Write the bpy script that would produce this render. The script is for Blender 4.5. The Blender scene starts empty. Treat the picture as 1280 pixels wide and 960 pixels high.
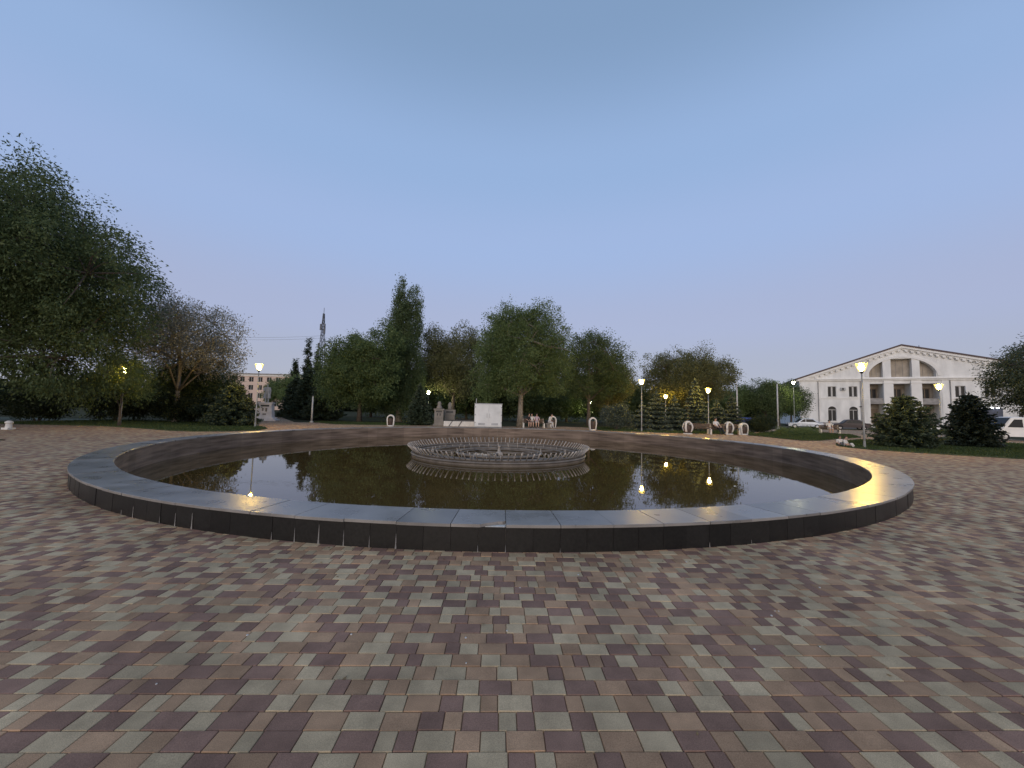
import bpy, bmesh, math, random
import numpy as np
from mathutils import Matrix, Vector

S = bpy.context.scene
COL = S.collection
PI = math.pi

# ------------------------------------------------------------------ camera
CAM_H = 1.585
cam = bpy.data.cameras.new('camera')
cam_o = bpy.data.objects.new('camera', cam)
COL.objects.link(cam_o)
S.camera = cam_o
cam.sensor_width = 36.0
cam.lens = 481.0 / 1280.0 * 36.0
cam.clip_start = 0.05
cam.clip_end = 6000.0
cam_o.matrix_world = (Matrix.Translation((0, 0, CAM_H)) @ Matrix.Rotation(PI / 2 + 0.0693, 4, 'X')
                      @ Matrix.Rotation(0.023, 4, 'Z'))

# ------------------------------------------------------------------ sky
W = bpy.data.worlds.new('World')
S.world = W
W.use_nodes = True
nt = W.node_tree
bg = nt.nodes['Background']
sky = nt.nodes.new('ShaderNodeTexSky')
sky.sky_type = 'NISHITA'
sky.sun_disc = False
SUN_EL, SUN_ROT = 14.0, 190.0
sky.sun_elevation = math.radians(SUN_EL)
sky.sun_rotation = math.radians(SUN_ROT)
sky.ozone_density = 1.6
sky.dust_density = 1.0
tc = nt.nodes.new('ShaderNodeTexCoord')
sep = nt.nodes.new('ShaderNodeSeparateXYZ')
nt.links.new(tc.outputs['Generated'], sep.inputs[0])
ramp = nt.nodes.new('ShaderNodeValToRGB')
nt.links.new(sep.outputs['Z'], ramp.inputs[0])
cr = ramp.color_ramp
cr.interpolation = 'EASE'
STOPS = [(0.0, (.45, .49, .58)), (0.10, (.455, .50, .67)), (0.21, (.46, .525, .77)), (0.40, (.415, .56, .89)), (0.545, (.365, .535, .86)),
         (0.74, (.265, .41, .655)), (1.0, (.16, .27, .47))]
while len(cr.elements) < len(STOPS):
    cr.elements.new(0.5)
for e, (pos, c) in zip(cr.elements, STOPS):
    e.position = pos
    e.color = (*c, 1)
dusk = nt.nodes.new('ShaderNodeVectorMath')
dusk.operation = 'SCALE'
nt.links.new(ramp.outputs[0], dusk.inputs[0])
dusk.inputs['Scale'].default_value = 8.0
add = nt.nodes.new('ShaderNodeVectorMath')
add.operation = 'MULTIPLY_ADD'
nt.links.new(sky.outputs[0], add.inputs[0])
add.inputs[1].default_value = (.16, .125, .10)
nt.links.new(dusk.outputs[0], add.inputs[2])
nt.links.new(add.outputs[0], bg.inputs[0])
bg.inputs[1].default_value = 0.1

# ------------------------------------------------------------------ the last glow of the sun, from behind the camera
sl = bpy.data.lights.new('sun', 'SUN')
sl.energy = 1.5
sl.angle = math.radians(45)
sl.color = (1.0, .87, .74)
so = bpy.data.objects.new('sun', sl)
COL.objects.link(so)
_a = math.radians(SUN_ROT)
so.rotation_euler = Vector((-math.sin(_a), -math.cos(_a), -math.tan(math.radians(SUN_EL)))).to_track_quat('-Z', 'Y').to_euler()

S.view_settings.view_transform = 'Standard'
S.view_settings.look = 'None'
S.view_settings.gamma = 1.0
S.view_settings.exposure = 0.0
S.view_settings.use_curve_mapping = False
S.cycles.use_denoising = True
S.cycles.max_bounces = 6
S.cycles.diffuse_bounces = 3
S.cycles.glossy_bounces = 3
S.cycles.transmission_bounces = 3
S.cycles.sample_clamp_indirect = 6.0

rng = np.random.default_rng(7)
random.seed(7)

# ================================================================== materials
MATS = {}


def mat(name, col, rough=.65, var=.15, scale=4.0, bump=0.0, bscale=None, metal=0.0, spec=.5, rand=0.0, col2=None, detail=5, stretch=None):
    m = bpy.data.materials.new(name)
    m.use_nodes = True
    t = m.node_tree
    b = t.nodes['Principled BSDF']
    b.inputs['Roughness'].default_value = rough
    b.inputs['Metallic'].default_value = metal
    b.inputs['Specular IOR Level'].default_value = spec
    co = t.nodes.new('ShaderNodeTexCoord')
    nz = t.nodes.new('ShaderNodeTexNoise')
    nz.inputs['Scale'].default_value = scale
    nz.inputs['Detail'].default_value = detail
    if stretch:
        mpg = t.nodes.new('ShaderNodeMapping')
        mpg.inputs['Scale'].default_value = stretch
        t.links.new(co.outputs['Object'], mpg.inputs['Vector'])
        t.links.new(mpg.outputs[0], nz.inputs['Vector'])
    else:
        t.links.new(co.outputs['Object'], nz.inputs['Vector'])
    mix = t.nodes.new('ShaderNodeMix')
    mix.data_type = 'RGBA'
    rp = t.nodes.new('ShaderNodeMapRange')
    rp.inputs['From Min'].default_value = .3
    rp.inputs['From Max'].default_value = .7
    t.links.new(nz.outputs['Fac'], rp.inputs['Value'])
    t.links.new(rp.outputs[0], mix.inputs['Factor'])
    lo = [c * (1 - var) for c in col]
    hi = [min(1, c * (1 + var)) for c in (col2 or col)]
    mix.inputs['A'].default_value = (*lo, 1)
    mix.inputs['B'].default_value = (*hi, 1)
    out = mix.outputs['Result']
    if rand > 0:
        oi = t.nodes.new('ShaderNodeObjectInfo')
        gi = t.nodes.new('ShaderNodeNewGeometry')
        ad = t.nodes.new('ShaderNodeMath')
        ad.operation = 'ADD'
        t.links.new(oi.outputs['Random'], ad.inputs[0])
        t.links.new(gi.outputs['Random Per Island'], ad.inputs[1])
        fr = t.nodes.new('ShaderNodeMath')
        fr.operation = 'FRACT'
        t.links.new(ad.outputs[0], fr.inputs[0])
        mr = t.nodes.new('ShaderNodeMapRange')
        mr.inputs['To Min'].default_value = 1 - rand
        mr.inputs['To Max'].default_value = 1 + rand
        t.links.new(fr.outputs[0], mr.inputs['Value'])
        vm = t.nodes.new('ShaderNodeVectorMath')
        vm.operation = 'SCALE'
        t.links.new(out, vm.inputs[0])
        t.links.new(mr.outputs[0], vm.inputs['Scale'])
        out = vm.outputs[0]
    t.links.new(out, b.inputs['Base Color'])
    if bump > 0:
        n2 = t.nodes.new('ShaderNodeTexNoise')
        n2.inputs['Scale'].default_value = bscale or scale * 6
        n2.inputs['Detail'].default_value = 6
        t.links.new(co.outputs['Object'], n2.inputs['Vector'])
        bp = t.nodes.new('ShaderNodeBump')
        bp.inputs['Strength'].default_value = bump
        bp.inputs['Distance'].default_value = .02
        t.links.new(n2.outputs['Fac'], bp.inputs['Height'])
        t.links.new(bp.outputs[0], b.inputs['Normal'])
    MATS[name] = m
    return m


def leaf_mat(name, ca, cb, trans=.35, rough=.55):
    m = bpy.data.materials.new(name)
    m.use_nodes = True
    t = m.node_tree
    b = t.nodes['Principled BSDF']
    b.inputs['Roughness'].default_value = rough
    b.inputs['Specular IOR Level'].default_value = .3
    gi = t.nodes.new('ShaderNodeNewGeometry')
    co = t.nodes.new('ShaderNodeTexCoord')
    nz = t.nodes.new('ShaderNodeTexNoise')
    nz.inputs['Scale'].default_value = .8
    nz.inputs['Detail'].default_value = 3
    t.links.new(co.outputs['Object'], nz.inputs['Vector'])
    a = t.nodes.new('ShaderNodeMath')
    a.operation = 'MULTIPLY_ADD'
    t.links.new(gi.outputs['Random Per Island'], a.inputs[0])
    a.inputs[1].default_value = .5
    t.links.new(nz.outputs['Fac'], a.inputs[2])
    mr = t.nodes.new('ShaderNodeMapRange')
    mr.inputs['From Min'].default_value = .35
    mr.inputs['From Max'].default_value = 1.1
    t.links.new(a.outputs[0], mr.inputs['Value'])
    mix = t.nodes.new('ShaderNodeMix')
    mix.data_type = 'RGBA'
    t.links.new(mr.outputs[0], mix.inputs['Factor'])
    mix.inputs['A'].default_value = (*ca, 1)
    mix.inputs['B'].default_value = (*cb, 1)
    t.links.new(mix.outputs['Result'], b.inputs['Base Color'])
    tr = t.nodes.new('ShaderNodeBsdfTranslucent')
    t.links.new(mix.outputs['Result'], tr.inputs['Color'])
    ms = t.nodes.new('ShaderNodeMixShader')
    ms.inputs[0].default_value = trans
    t.links.new(b.outputs[0], ms.inputs[1])
    t.links.new(tr.outputs[0], ms.inputs[2])
    t.links.new(ms.outputs[0], t.nodes['Material Output'].inputs[0])
    MATS[name] = m
    return m


def glow_mat(name, col, strength):
    m = bpy.data.materials.new(name)
    m.use_nodes = True
    b = m.node_tree.nodes['Principled BSDF']
    b.inputs['Base Color'].default_value = (.8, .8, .75, 1)
    b.inputs['Roughness'].default_value = .3
    b.inputs['Emission Color'].default_value = (*col, 1)
    b.inputs['Emission Strength'].default_value = strength
    MATS[name] = m
    return m


PAVE_GREY, PAVE_TAN, PAVE_PLUM = (.475, .362, .222), (.41, .255, .150), (.26, .155, .112)


def paver_mat(name, col):
    m = bpy.data.materials.new(name)
    m.use_nodes = True
    t = m.node_tree
    b = t.nodes['Principled BSDF']
    b.inputs['Roughness'].default_value = .85
    b.inputs['Specular IOR Level'].default_value = .18
    geo = t.nodes.new('ShaderNodeNewGeometry')
    oi = t.nodes.new('ShaderNodeObjectInfo')
    ad = t.nodes.new('ShaderNodeMath')
    ad.operation = 'ADD'
    t.links.new(oi.outputs['Random'], ad.inputs[0])
    t.links.new(geo.outputs['Random Per Island'], ad.inputs[1])
    fr = t.nodes.new('ShaderNodeMath')
    fr.operation = 'FRACT'
    t.links.new(ad.outputs[0], fr.inputs[0])
    fac = None
    for sc, lo, hi, det in ((None, .84, 1.14, 0), (.9, .72, 1.22, 5), (7.0, .80, 1.18, 6), (260.0, .72, 1.28, 2)):
        mr = t.nodes.new('ShaderNodeMapRange')
        mr.inputs['To Min'].default_value = lo
        mr.inputs['To Max'].default_value = hi
        if sc is None:
            t.links.new(fr.outputs[0], mr.inputs['Value'])
        else:
            nz = t.nodes.new('ShaderNodeTexNoise')
            nz.inputs['Scale'].default_value = sc
            nz.inputs['Detail'].default_value = det
            t.links.new(geo.outputs['Position'], nz.inputs['Vector'])
            mr.inputs['From Min'].default_value = .25
            mr.inputs['From Max'].default_value = .75
            t.links.new(nz.outputs['Fac'], mr.inputs['Value'])
        if fac is None:
            fac = mr.outputs[0]
        else:
            mu = t.nodes.new('ShaderNodeMath')
            mu.operation = 'MULTIPLY'
            t.links.new(fac, mu.inputs[0])
            t.links.new(mr.outputs[0], mu.inputs[1])
            fac = mu.outputs[0]
    vm = t.nodes.new('ShaderNodeVectorMath')
    vm.operation = 'SCALE'
    vm.inputs[0].default_value = col
    t.links.new(fac, vm.inputs['Scale'])
    t.links.new(vm.outputs[0], b.inputs['Base Color'])
    n2 = t.nodes.new('ShaderNodeTexNoise')
    n2.inputs['Scale'].default_value = 180
    t.links.new(geo.outputs['Position'], n2.inputs['Vector'])
    bp = t.nodes.new('ShaderNodeBump')
    bp.inputs['Strength'].default_value = .35
    bp.inputs['Distance'].default_value = .004
    t.links.new(n2.outputs['Fac'], bp.inputs['Height'])
    t.links.new(bp.outputs[0], b.inputs['Normal'])
    MATS[name] = m


paver_mat('paver_grey', PAVE_GREY)
paver_mat('paver_tan', PAVE_TAN)
paver_mat('paver_plum', PAVE_PLUM)
mat('soil', (.065, .055, .04), .95, .35, .5, .4, 3, col2=(.05, .055, .028), spec=.02)
mat('lawn', (.035, .055, .018), .9, .3, 1.2, .5, 8, col2=(.06, .07, .025))
leaf_mat('grass', (.035, .06, .018), (.07, .10, .03), .3)
mat('asphalt', (.13, .115, .10), .9, .15, 2, .3, 40, spec=.1)
mat('granite_dark', (.012, .011, .010), .34, .35, 30, .05, 200, rand=.25)
mat('granite_inner', (.125, .085, .06), .75, .3, 1.0, .2, 30, rand=.15, col2=(.205, .15, .11), stretch=(.7, .7, 9))
mat('concrete', (.24, .22, .19), .85, .25, 3, .3, 25)
mat('lime_pale', (.55, .53, .49), .95, .25, 40)
mat('lime', (.22, .205, .19), .9, .2, 30)
mat('mortar', (.42, .40, .36), .95, .2, 20, .4, 60)
mat('pipe', (.17, .14, .11), .55, .35, 3, .1, 20, rand=.15)
mat('nozzle_metal', (.42, .36, .30), .5, .3, 8, metal=.2, rand=.25)
mat('plaster', (.71, .69, .65), .85, .12, .9, .1, 8, detail=9, col2=(.76, .74, .70), stretch=(1, 1, .3))
mat('plaster_trim', (.78, .75, .70), .85, .06, .6)
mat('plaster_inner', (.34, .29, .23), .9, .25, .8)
mat('plaster_grey', (.30, .28, .26), .9, .25, 1.5)
mat('roof_edge', (.09, .06, .055), .7, .2, 2)
mat('glass_dark', (.014, .015, .016), .35, .3, .6, spec=.2)
mat('window_bar', (.50, .48, .45), .6, .1, 3)
mat('shutter', (.20, .15, .10), .7, .2, 2)
mat('ac_unit', (.45, .45, .44), .6, .1, 3)
mat('pink_plaster', (.62, .47, .38), .9, .08, .2)
mat('bark', (.095, .075, .058), .95, .4, 6, .8, 25)
mat('bark_pale', (.22, .19, .15), .95, .35, 5, .7, 25)
mat('bark_white', (.55, .52, .47), .95, .2, 6, .4, 25)
leaf_mat('leaf_elm', (0.049, 0.078, 0.027), (0.118, 0.151, 0.055))
leaf_mat('leaf_green', (0.064, 0.105, 0.034), (0.164, 0.209, 0.073))
leaf_mat('leaf_warm', (.078, .090, .034), (.175, .172, .072))
leaf_mat('leaf_olive', (.17, .165, .115), (.33, .31, .225), .25)
leaf_mat('leaf_poplar', (0.058, 0.096, 0.039), (0.151, 0.191, 0.082))
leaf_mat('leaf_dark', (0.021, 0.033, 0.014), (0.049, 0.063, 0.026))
leaf_mat('needle', (0.025, 0.040, 0.023), (0.060, 0.081, 0.045), .15)
leaf_mat('needle_blue', (0.036, 0.052, 0.040), (0.095, 0.118, 0.092), .15)
leaf_mat('needle_dark', (0.021, 0.032, 0.021), (0.045, 0.060, 0.038), .15)
mat('pole_grey', (.30, .30, .29), .5, .15, 4, metal=.3)
mat('pole_white', (.50, .49, .47), .7, .15, 4)
mat('cap_dark', (.03, .03, .03), .5, .2, 5)
mat('white_concrete', (.66, .63, .58), .8, .12, 4, .2, 30)
mat('bin_brown', (.05, .03, .022), .6, .3, 6)
mat('wood_slat', (.09, .055, .032), .7, .3, 8, rand=.2)
mat('metal_white', (.62, .63, .62), .55, .12, 1.2, rand=.05)
mat('metal_grey', (.36, .37, .38), .6, .15, 2)
mat('stone_white', (.76, .72, .70), .8, .15, 2, .2, 15)
mat('stone_grey', (.21, .19, .165), .85, .2, 2, .3, 12)
mat('statue_grey', (.50, .49, .48), .6, .2, 4)
mat('mast_grey', (.09, .095, .11), .6, .2, 1)
mat('blue_sheet', (.03, .04, .16), .6, .2, 1.5)
mat('board_blue', (.035, .045, .075), .5, .2, 1)
mat('skin', (.48, .30, .22), .6, .08, 8)
mat('hair_dark', (.02, .014, .011), .6, .3, 20)
mat('cloth_white', (.62, .60, .58), .9, .1, 8)
mat('cloth_pink', (.42, .32, .36), .9, .1, 8)
mat('cloth_black', (.015, .015, .017), .9, .2, 8)
mat('cloth_grey', (.15, .15, .16), .9, .2, 8)
mat('cloth_cream', (.58, .56, .52), .9, .1, 8)
mat('shoe', (.05, .045, .045), .8, .2, 8)
mat('tyre', (.012, .012, .012), .9, .2, 8)
mat('rim_metal', (.4, .4, .4), .35, .1, 8, metal=.8)
mat('car_silver', (.36, .40, .46), .3, .05, 2, metal=.3)
mat('car_maroon', (.02, .008, .009), .45, .05, 2)
mat('car_white', (.68, .68, .67), .35, .05, 2)
mat('rubber_black', (.02, .02, .02), .7, .1, 8)
mat('tail_red', (.25, .01, .01), .3, .1, 8)
mat('head_glass', (.6, .6, .6), .15, .05, 8)
LAMP_COL = (1.0, .66, .20)
glow_mat('lamp_glow', (1.0, .62, .10), 1700.0)
glow_mat('lamp_glow_orange', (1.0, .52, .12), 700.0)
glow_mat('lamp_glow_white', (1.0, .95, .50), 1400.0)


def shade_mat(name, col, strength, fac):
    """frosted lamp glass: part see-through, part glowing from the bulb inside"""
    m = bpy.data.materials.new(name)
    m.use_nodes = True
    t = m.node_tree
    em = t.nodes.new('ShaderNodeEmission')
    em.inputs[0].default_value = (*col, 1)
    em.inputs[1].default_value = strength
    tp = t.nodes.new('ShaderNodeBsdfTransparent')
    ms = t.nodes.new('ShaderNodeMixShader')
    ms.inputs[0].default_value = fac
    t.links.new(tp.outputs[0], ms.inputs[1])
    t.links.new(em.outputs[0], ms.inputs[2])
    t.links.new(ms.outputs[0], t.nodes['Material Output'].inputs[0])
    MATS[name] = m


shade_mat('lamp_glow_shade', (1.0, .74, .20), 1.7, .6)
shade_mat('lamp_glow_orange_shade', (1.0, .55, .10), 1.5, .6)
shade_mat('lamp_glow_white_shade', (1.0, .98, .45), 1.4, .6)
glow_mat('led_white', (.9, .95, 1.0), 12.0)

# plaza paving: far pavers as a procedural pattern in the same bond and colours
PAVE_ANG = 0.028


def plaza_material():
    m = bpy.data.materials.new('plaza_paving')
    m.use_nodes = True
    t = m.node_tree
    b = t.nodes['Principled BSDF']
    b.inputs['Roughness'].default_value = .85
    b.inputs['Specular IOR Level'].default_value = .18
    co = t.nodes.new('ShaderNodeTexCoord')
    mp = t.nodes.new('ShaderNodeMapping')
    mp.inputs['Rotation'].default_value = (0, 0, -PAVE_ANG)
    t.links.new(co.outputs['Object'], mp.inputs['Vector'])
    br = t.nodes.new('ShaderNodeTexBrick')
    br.inputs['Scale'].default_value = 1.0
    br.inputs['Brick Width'].default_value = .14
    br.inputs['Row Height'].default_value = .12
    br.inputs['Mortar Size'].default_value = .002
    br.inputs['Color1'].default_value = (0, 0, 0, 1)
    br.inputs['Color2'].default_value = (1, 1, 1, 1)
    br.inputs['Mortar'].default_value = (0, 0, 0, 1)
    br.offset = .37
    br.offset_frequency = 2
    t.links.new(mp.outputs[0], br.inputs['Vector'])
    rp = t.nodes.new('ShaderNodeValToRGB')
    rp.color_ramp.interpolation = 'CONSTANT'
    el = rp.color_ramp.elements
    el[0].position = 0
    el[0].color = (*PAVE_PLUM, 1)
    el[1].position = .34
    el[1].color = (*PAVE_TAN, 1)
    e = el.new(.66)
    e.color = (*PAVE_GREY, 1)
    t.links.new(br.outputs['Color'], rp.inputs[0])
    nz = t.nodes.new('ShaderNodeTexNoise')
    nz.inputs['Scale'].default_value = .8
    nz.inputs['Detail'].default_value = 6
    t.links.new(co.outputs['Object'], nz.inputs['Vector'])
    mr = t.nodes.new('ShaderNodeMapRange')
    mr.inputs['To Min'].default_value = .75
    mr.inputs['To Max'].default_value = 1.2
    t.links.new(nz.outputs['Fac'], mr.inputs['Value'])
    vm = t.nodes.new('ShaderNodeVectorMath')
    vm.operation = 'SCALE'
    t.links.new(rp.outputs[0], vm.inputs[0])
    t.links.new(mr.outputs[0], vm.inputs['Scale'])
    t.links.new(vm.outputs[0], b.inputs['Base Color'])
    MATS['plaza_paving'] = m


plaza_material()


def coping_material():
    m = bpy.data.materials.new('granite_coping')
    m.use_nodes = True
    t = m.node_tree
    b = t.nodes['Principled BSDF']
    co = t.nodes.new('ShaderNodeTexCoord')
    oi = t.nodes.new('ShaderNodeObjectInfo')
    nz = t.nodes.new('ShaderNodeTexNoise')
    nz.inputs['Scale'].default_value = 2.5
    nz.inputs['Detail'].default_value = 8
    t.links.new(co.outputs['Object'], nz.inputs['Vector'])
    sp = t.nodes.new('ShaderNodeTexNoise')
    sp.inputs['Scale'].default_value = 160
    t.links.new(co.outputs['Object'], sp.inputs['Vector'])
    a = t.nodes.new('ShaderNodeMath')
    a.operation = 'MULTIPLY_ADD'
    t.links.new(sp.outputs['Fac'], a.inputs[0])
    a.inputs[1].default_value = .5
    t.links.new(nz.outputs['Fac'], a.inputs[2])
    mx = t.nodes.new('ShaderNodeMix')
    mx.data_type = 'RGBA'
    mx.inputs['A'].default_value = (.16, .145, .13, 1)
    mx.inputs['B'].default_value = (.34, .31, .28, 1)
    mr = t.nodes.new('ShaderNodeMapRange')
    mr.inputs['From Min'].default_value = .4
    mr.inputs['From Max'].default_value = 1.1
    t.links.new(a.outputs[0], mr.inputs['Value'])
    t.links.new(mr.outputs[0], mx.inputs['Factor'])
    m2 = t.nodes.new('ShaderNodeMapRange')
    m2.inputs['To Min'].default_value = .8
    m2.inputs['To Max'].default_value = 1.2
    t.links.new(oi.outputs['Random'], m2.inputs['Value'])
    vm = t.nodes.new('ShaderNodeVectorMath')
    vm.operation = 'SCALE'
    t.links.new(mx.outputs['Result'], vm.inputs[0])
    t.links.new(m2.outputs[0], vm.inputs['Scale'])
    t.links.new(vm.outputs[0], b.inputs['Base Color'])
    rr = t.nodes.new('ShaderNodeMapRange')
    rr.inputs['To Min'].default_value = .16
    rr.inputs['To Max'].default_value = .46
    t.links.new(nz.outputs['Fac'], rr.inputs['Value'])
    t.links.new(rr.outputs[0], b.inputs['Roughness'])
    b.inputs['Specular IOR Level'].default_value = .6
    n2 = t.nodes.new('ShaderNodeTexNoise')
    n2.inputs['Scale'].default_value = 14
    n2.inputs['Detail'].default_value = 3
    t.links.new(co.outputs['Object'], n2.inputs['Vector'])
    bp = t.nodes.new('ShaderNodeBump')
    bp.inputs['Strength'].default_value = .12
    bp.inputs['Distance'].default_value = .01
    t.links.new(n2.outputs['Fac'], bp.inputs['Height'])
    t.links.new(bp.outputs[0], b.inputs['Normal'])
    MATS['granite_coping'] = m


coping_material()


def water_material():
    m = bpy.data.materials.new('water')
    m.use_nodes = True
    t = m.node_tree
    b = t.nodes['Principled BSDF']
    b.inputs['Base Color'].default_value = (.045, .030, .013, 1)
    b.inputs['Roughness'].default_value = .015
    b.inputs['IOR'].default_value = 1.52
    co = t.nodes.new('ShaderNodeTexCoord')
    nz = t.nodes.new('ShaderNodeTexNoise')
    nz.inputs['Scale'].default_value = 1.1
    nz.inputs['Detail'].default_value = 4
    t.links.new(co.outputs['Object'], nz.inputs['Vector'])
    mx = t.nodes.new('ShaderNodeMix')
    mx.data_type = 'RGBA'
    mx.inputs['A'].default_value = (.060, .036, .012, 1)
    mx.inputs['B'].default_value = (.115, .066, .022, 1)
    t.links.new(nz.outputs['Fac'], mx.inputs['Factor'])
    t.links.new(mx.outputs['Result'], b.inputs['Base Color'])
    n2 = t.nodes.new('ShaderNodeTexNoise')
    n2.inputs['Scale'].default_value = 2.2
    n2.inputs['Detail'].default_value = 2
    t.links.new(co.outputs['Object'], n2.inputs['Vector'])
    bp = t.nodes.new('ShaderNodeBump')
    bp.inputs['Strength'].default_value = .035
    bp.inputs['Distance'].default_value = .03
    t.links.new(n2.outputs['Fac'], bp.inputs['Height'])
    t.links.new(bp.outputs[0], b.inputs['Normal'])
    MATS['water'] = m


water_material()


# ================================================================== geometry helpers
class MB:
    def __init__(self):
        self.v = []
        self.f = []

    def add(self, vs, fs):
        n = len(self.v)
        self.v += [tuple(p) for p in vs]
        self.f += [tuple(i + n for i in f) for f in fs]
        return self

    def box(self, x0, x1, y0, y1, z0, z1):
        return self.add([(x0, y0, z0), (x1, y0, z0), (x1, y1, z0), (x0, y1, z0), (x0, y0, z1), (x1, y0, z1), (x1, y1, z1), (x0, y1, z1)],
                        [(0, 3, 2, 1), (4, 5, 6, 7), (0, 1, 5, 4), (1, 2, 6, 5), (2, 3, 7, 6), (3, 0, 4, 7)])

    def taper(self, cx, cy, z0, z1, w0, d0, w1, d1):
        return self.add([(cx - w0, cy - d0, z0), (cx + w0, cy - d0, z0), (cx + w0, cy + d0, z0), (cx - w0, cy + d0, z0),
                         (cx - w1, cy - d1, z1), (cx + w1, cy - d1, z1), (cx + w1, cy + d1, z1), (cx - w1, cy + d1, z1)],
                        [(0, 3, 2, 1), (4, 5, 6, 7), (0, 1, 5, 4), (1, 2, 6, 5), (2, 3, 7, 6), (3, 0, 4, 7)])

    def tube(self, pts, rad, n=8, caps=True):
        pts = [Vector(p) for p in pts]
        if not hasattr(rad, '__len__'):
            rad = [rad] * len(pts)
        rings = []
        base = len(self.v)
        ref = Vector((0, 0, 1))
        for i, p in enumerate(pts):
            d = (pts[min(i + 1, len(pts) - 1)] - pts[max(i - 1, 0)])
            d.normalize()
            r0 = ref if abs(d.dot(ref)) < .95 else Vector((1, 0, 0))
            u = d.cross(r0).normalized()
            w = d.cross(u).normalized()
            for k in range(n):
                a = 2 * PI * k / n
                q = p + (u * math.cos(a) + w * math.sin(a)) * rad[i]
                self.v.append((q.x, q.y, q.z))
        for i in range(len(pts) - 1):
            for k in range(n):
                a = base + i * n + k
                b = base + i * n + (k + 1) % n
                self.f.append((a, b, b + n, a + n))
        if caps:
            self.f.append(tuple(base + k for k in range(n))[::-1])
            self.f.append(tuple(base + (len(pts) - 1) * n + k for k in range(n)))
        return self

    def lathe(self, prof, n=16, cx=0, cy=0, a0=0, a1=2 * PI):
        base = len(self.v)
        full = abs(a1 - a0 - 2 * PI) < 1e-6
        m = n if full else n + 1
        for (r, z) in prof:
            for k in range(m):
                a = a0 + (a1 - a0) * k / n
                self.v.append((cx + r * math.cos(a), cy + r * math.sin(a), z))
        for i in range(len(prof) - 1):
            for k in range(n):
                a = base + i * m + k
                b = base + i * m + (k + 1) % m
                self.f.append((a, b, b + m, a + m))
        return self

    def prism(self, poly, z0, z1):
        n = len(poly)
        base = len(self.v)
        self.v += [(x, y, z0) for x, y in poly] + [(x, y, z1) for x, y in poly]
        self.f.append(tuple(base + i for i in range(n))[::-1])
        self.f.append(tuple(base + n + i for i in range(n)))
        for i in range(n):
            j = (i + 1) % n
            self.f.append((base + i, base + j, base + n + j, base + n + i))
        return self

    def build(self, name, m, parent=None, smooth=False, loc=None, rz=0.0):
        me = bpy.data.meshes.new(name)
        me.from_pydata(self.v, [], self.f)
        me.materials.append(MATS[m] if isinstance(m, str) else m)
        if smooth:
            me.shade_smooth()
        me.update()
        return link(name, me, parent, loc, rz)


def link(name, me, parent=None, loc=None, rz=0.0):
    o = bpy.data.objects.new(name, me)
    COL.objects.link(o)
    if parent is not None:
        o.parent = parent
    if loc is not None:
        o.location = loc
    if rz:
        o.rotation_euler = (0, 0, rz)
    return o


def thing(name, label, cat, loc=(0, 0, 0), rz=0.0, group=None):
    o = link(name, None, None, loc, rz)
    o.empty_display_size = .2
    return tag(o, label, cat, group)


def tag(o, label=None, cat=None, group=None, kind=None):
    if label:
        o['label'] = label
    if cat:
        o['category'] = cat
    if group:
        o['group'] = group
    if kind:
        o['kind'] = kind
    return o


def dup(root, loc, rz=0.0, label=None, group=None, scale=None):
    r = root.copy()
    COL.objects.link(r)
    r.location = loc
    r.rotation_euler = (0, 0, rz)
    if scale is not None:
        r.scale = scale if hasattr(scale, '__len__') else (scale,) * 3
    if label:
        r['label'] = label
    if group:
        r['group'] = group
    for ch in list(root.children):
        c = ch.copy()
        COL.objects.link(c)
        c.parent = r
        for g in list(ch.children):
            d = g.copy()
            COL.objects.link(d)
            d.parent = c
    return r


def np_mesh(name, verts, quads, m, smooth=False):
    me = bpy.data.meshes.new(name)
    nv, nf = len(verts), len(quads)
    me.vertices.add(nv)
    me.vertices.foreach_set('co', np.asarray(verts, dtype=np.float32).ravel())
    k = quads.shape[1]
    me.loops.add(nf * k)
    me.polygons.add(nf)
    me.loops.foreach_set('vertex_index', np.asarray(quads, dtype=np.int32).ravel())
    me.polygons.foreach_set('loop_start', np.arange(0, nf * k, k, dtype=np.int32))
    me.polygons.foreach_set('loop_total', np.full(nf, k, dtype=np.int32))
    for mm in (m if isinstance(m, (list, tuple)) else [m]):
        me.materials.append(MATS[mm])
    me.update(calc_edges=True)
    me.shade_flat()
    return me


def flat_poly(name, outer, holes, z, m, kind='structure', parent=None):
    bm = bmesh.new()
    es = []
    for loop in [outer] + holes:
        vs = [bm.verts.new((x, y, z)) for x, y in loop]
        for i in range(len(vs)):
            es.append(bm.edges.new((vs[i], vs[(i + 1) % len(vs)])))
    bmesh.ops.triangle_fill(bm, use_beauty=True, use_dissolve=False, edges=es)
    for f in bm.faces:
        if f.normal.z < 0:
            f.normal_flip()
    me = bpy.data.meshes.new(name)
    bm.to_mesh(me)
    bm.free()
    me.materials.append(MATS[m])
    o = link(name, me, parent)
    if kind:
        o['kind'] = kind
    return o


def circle(cx, cy, r, n):
    return [(cx + r * math.cos(2 * PI * i / n), cy + r * math.sin(2 * PI * i / n)) for i in range(n)]


# ================================================================== ground, plaza, lawns
FX, FY = -0.37, 16.66              # centre of the fountain
RI, RO = 11.61, 12.25              # inner and outer edge of its coping
ZT, ZW = 0.307, -0.292             # coping top, water level
HOLE = circle(FX, FY, 11.98, 180)

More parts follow.
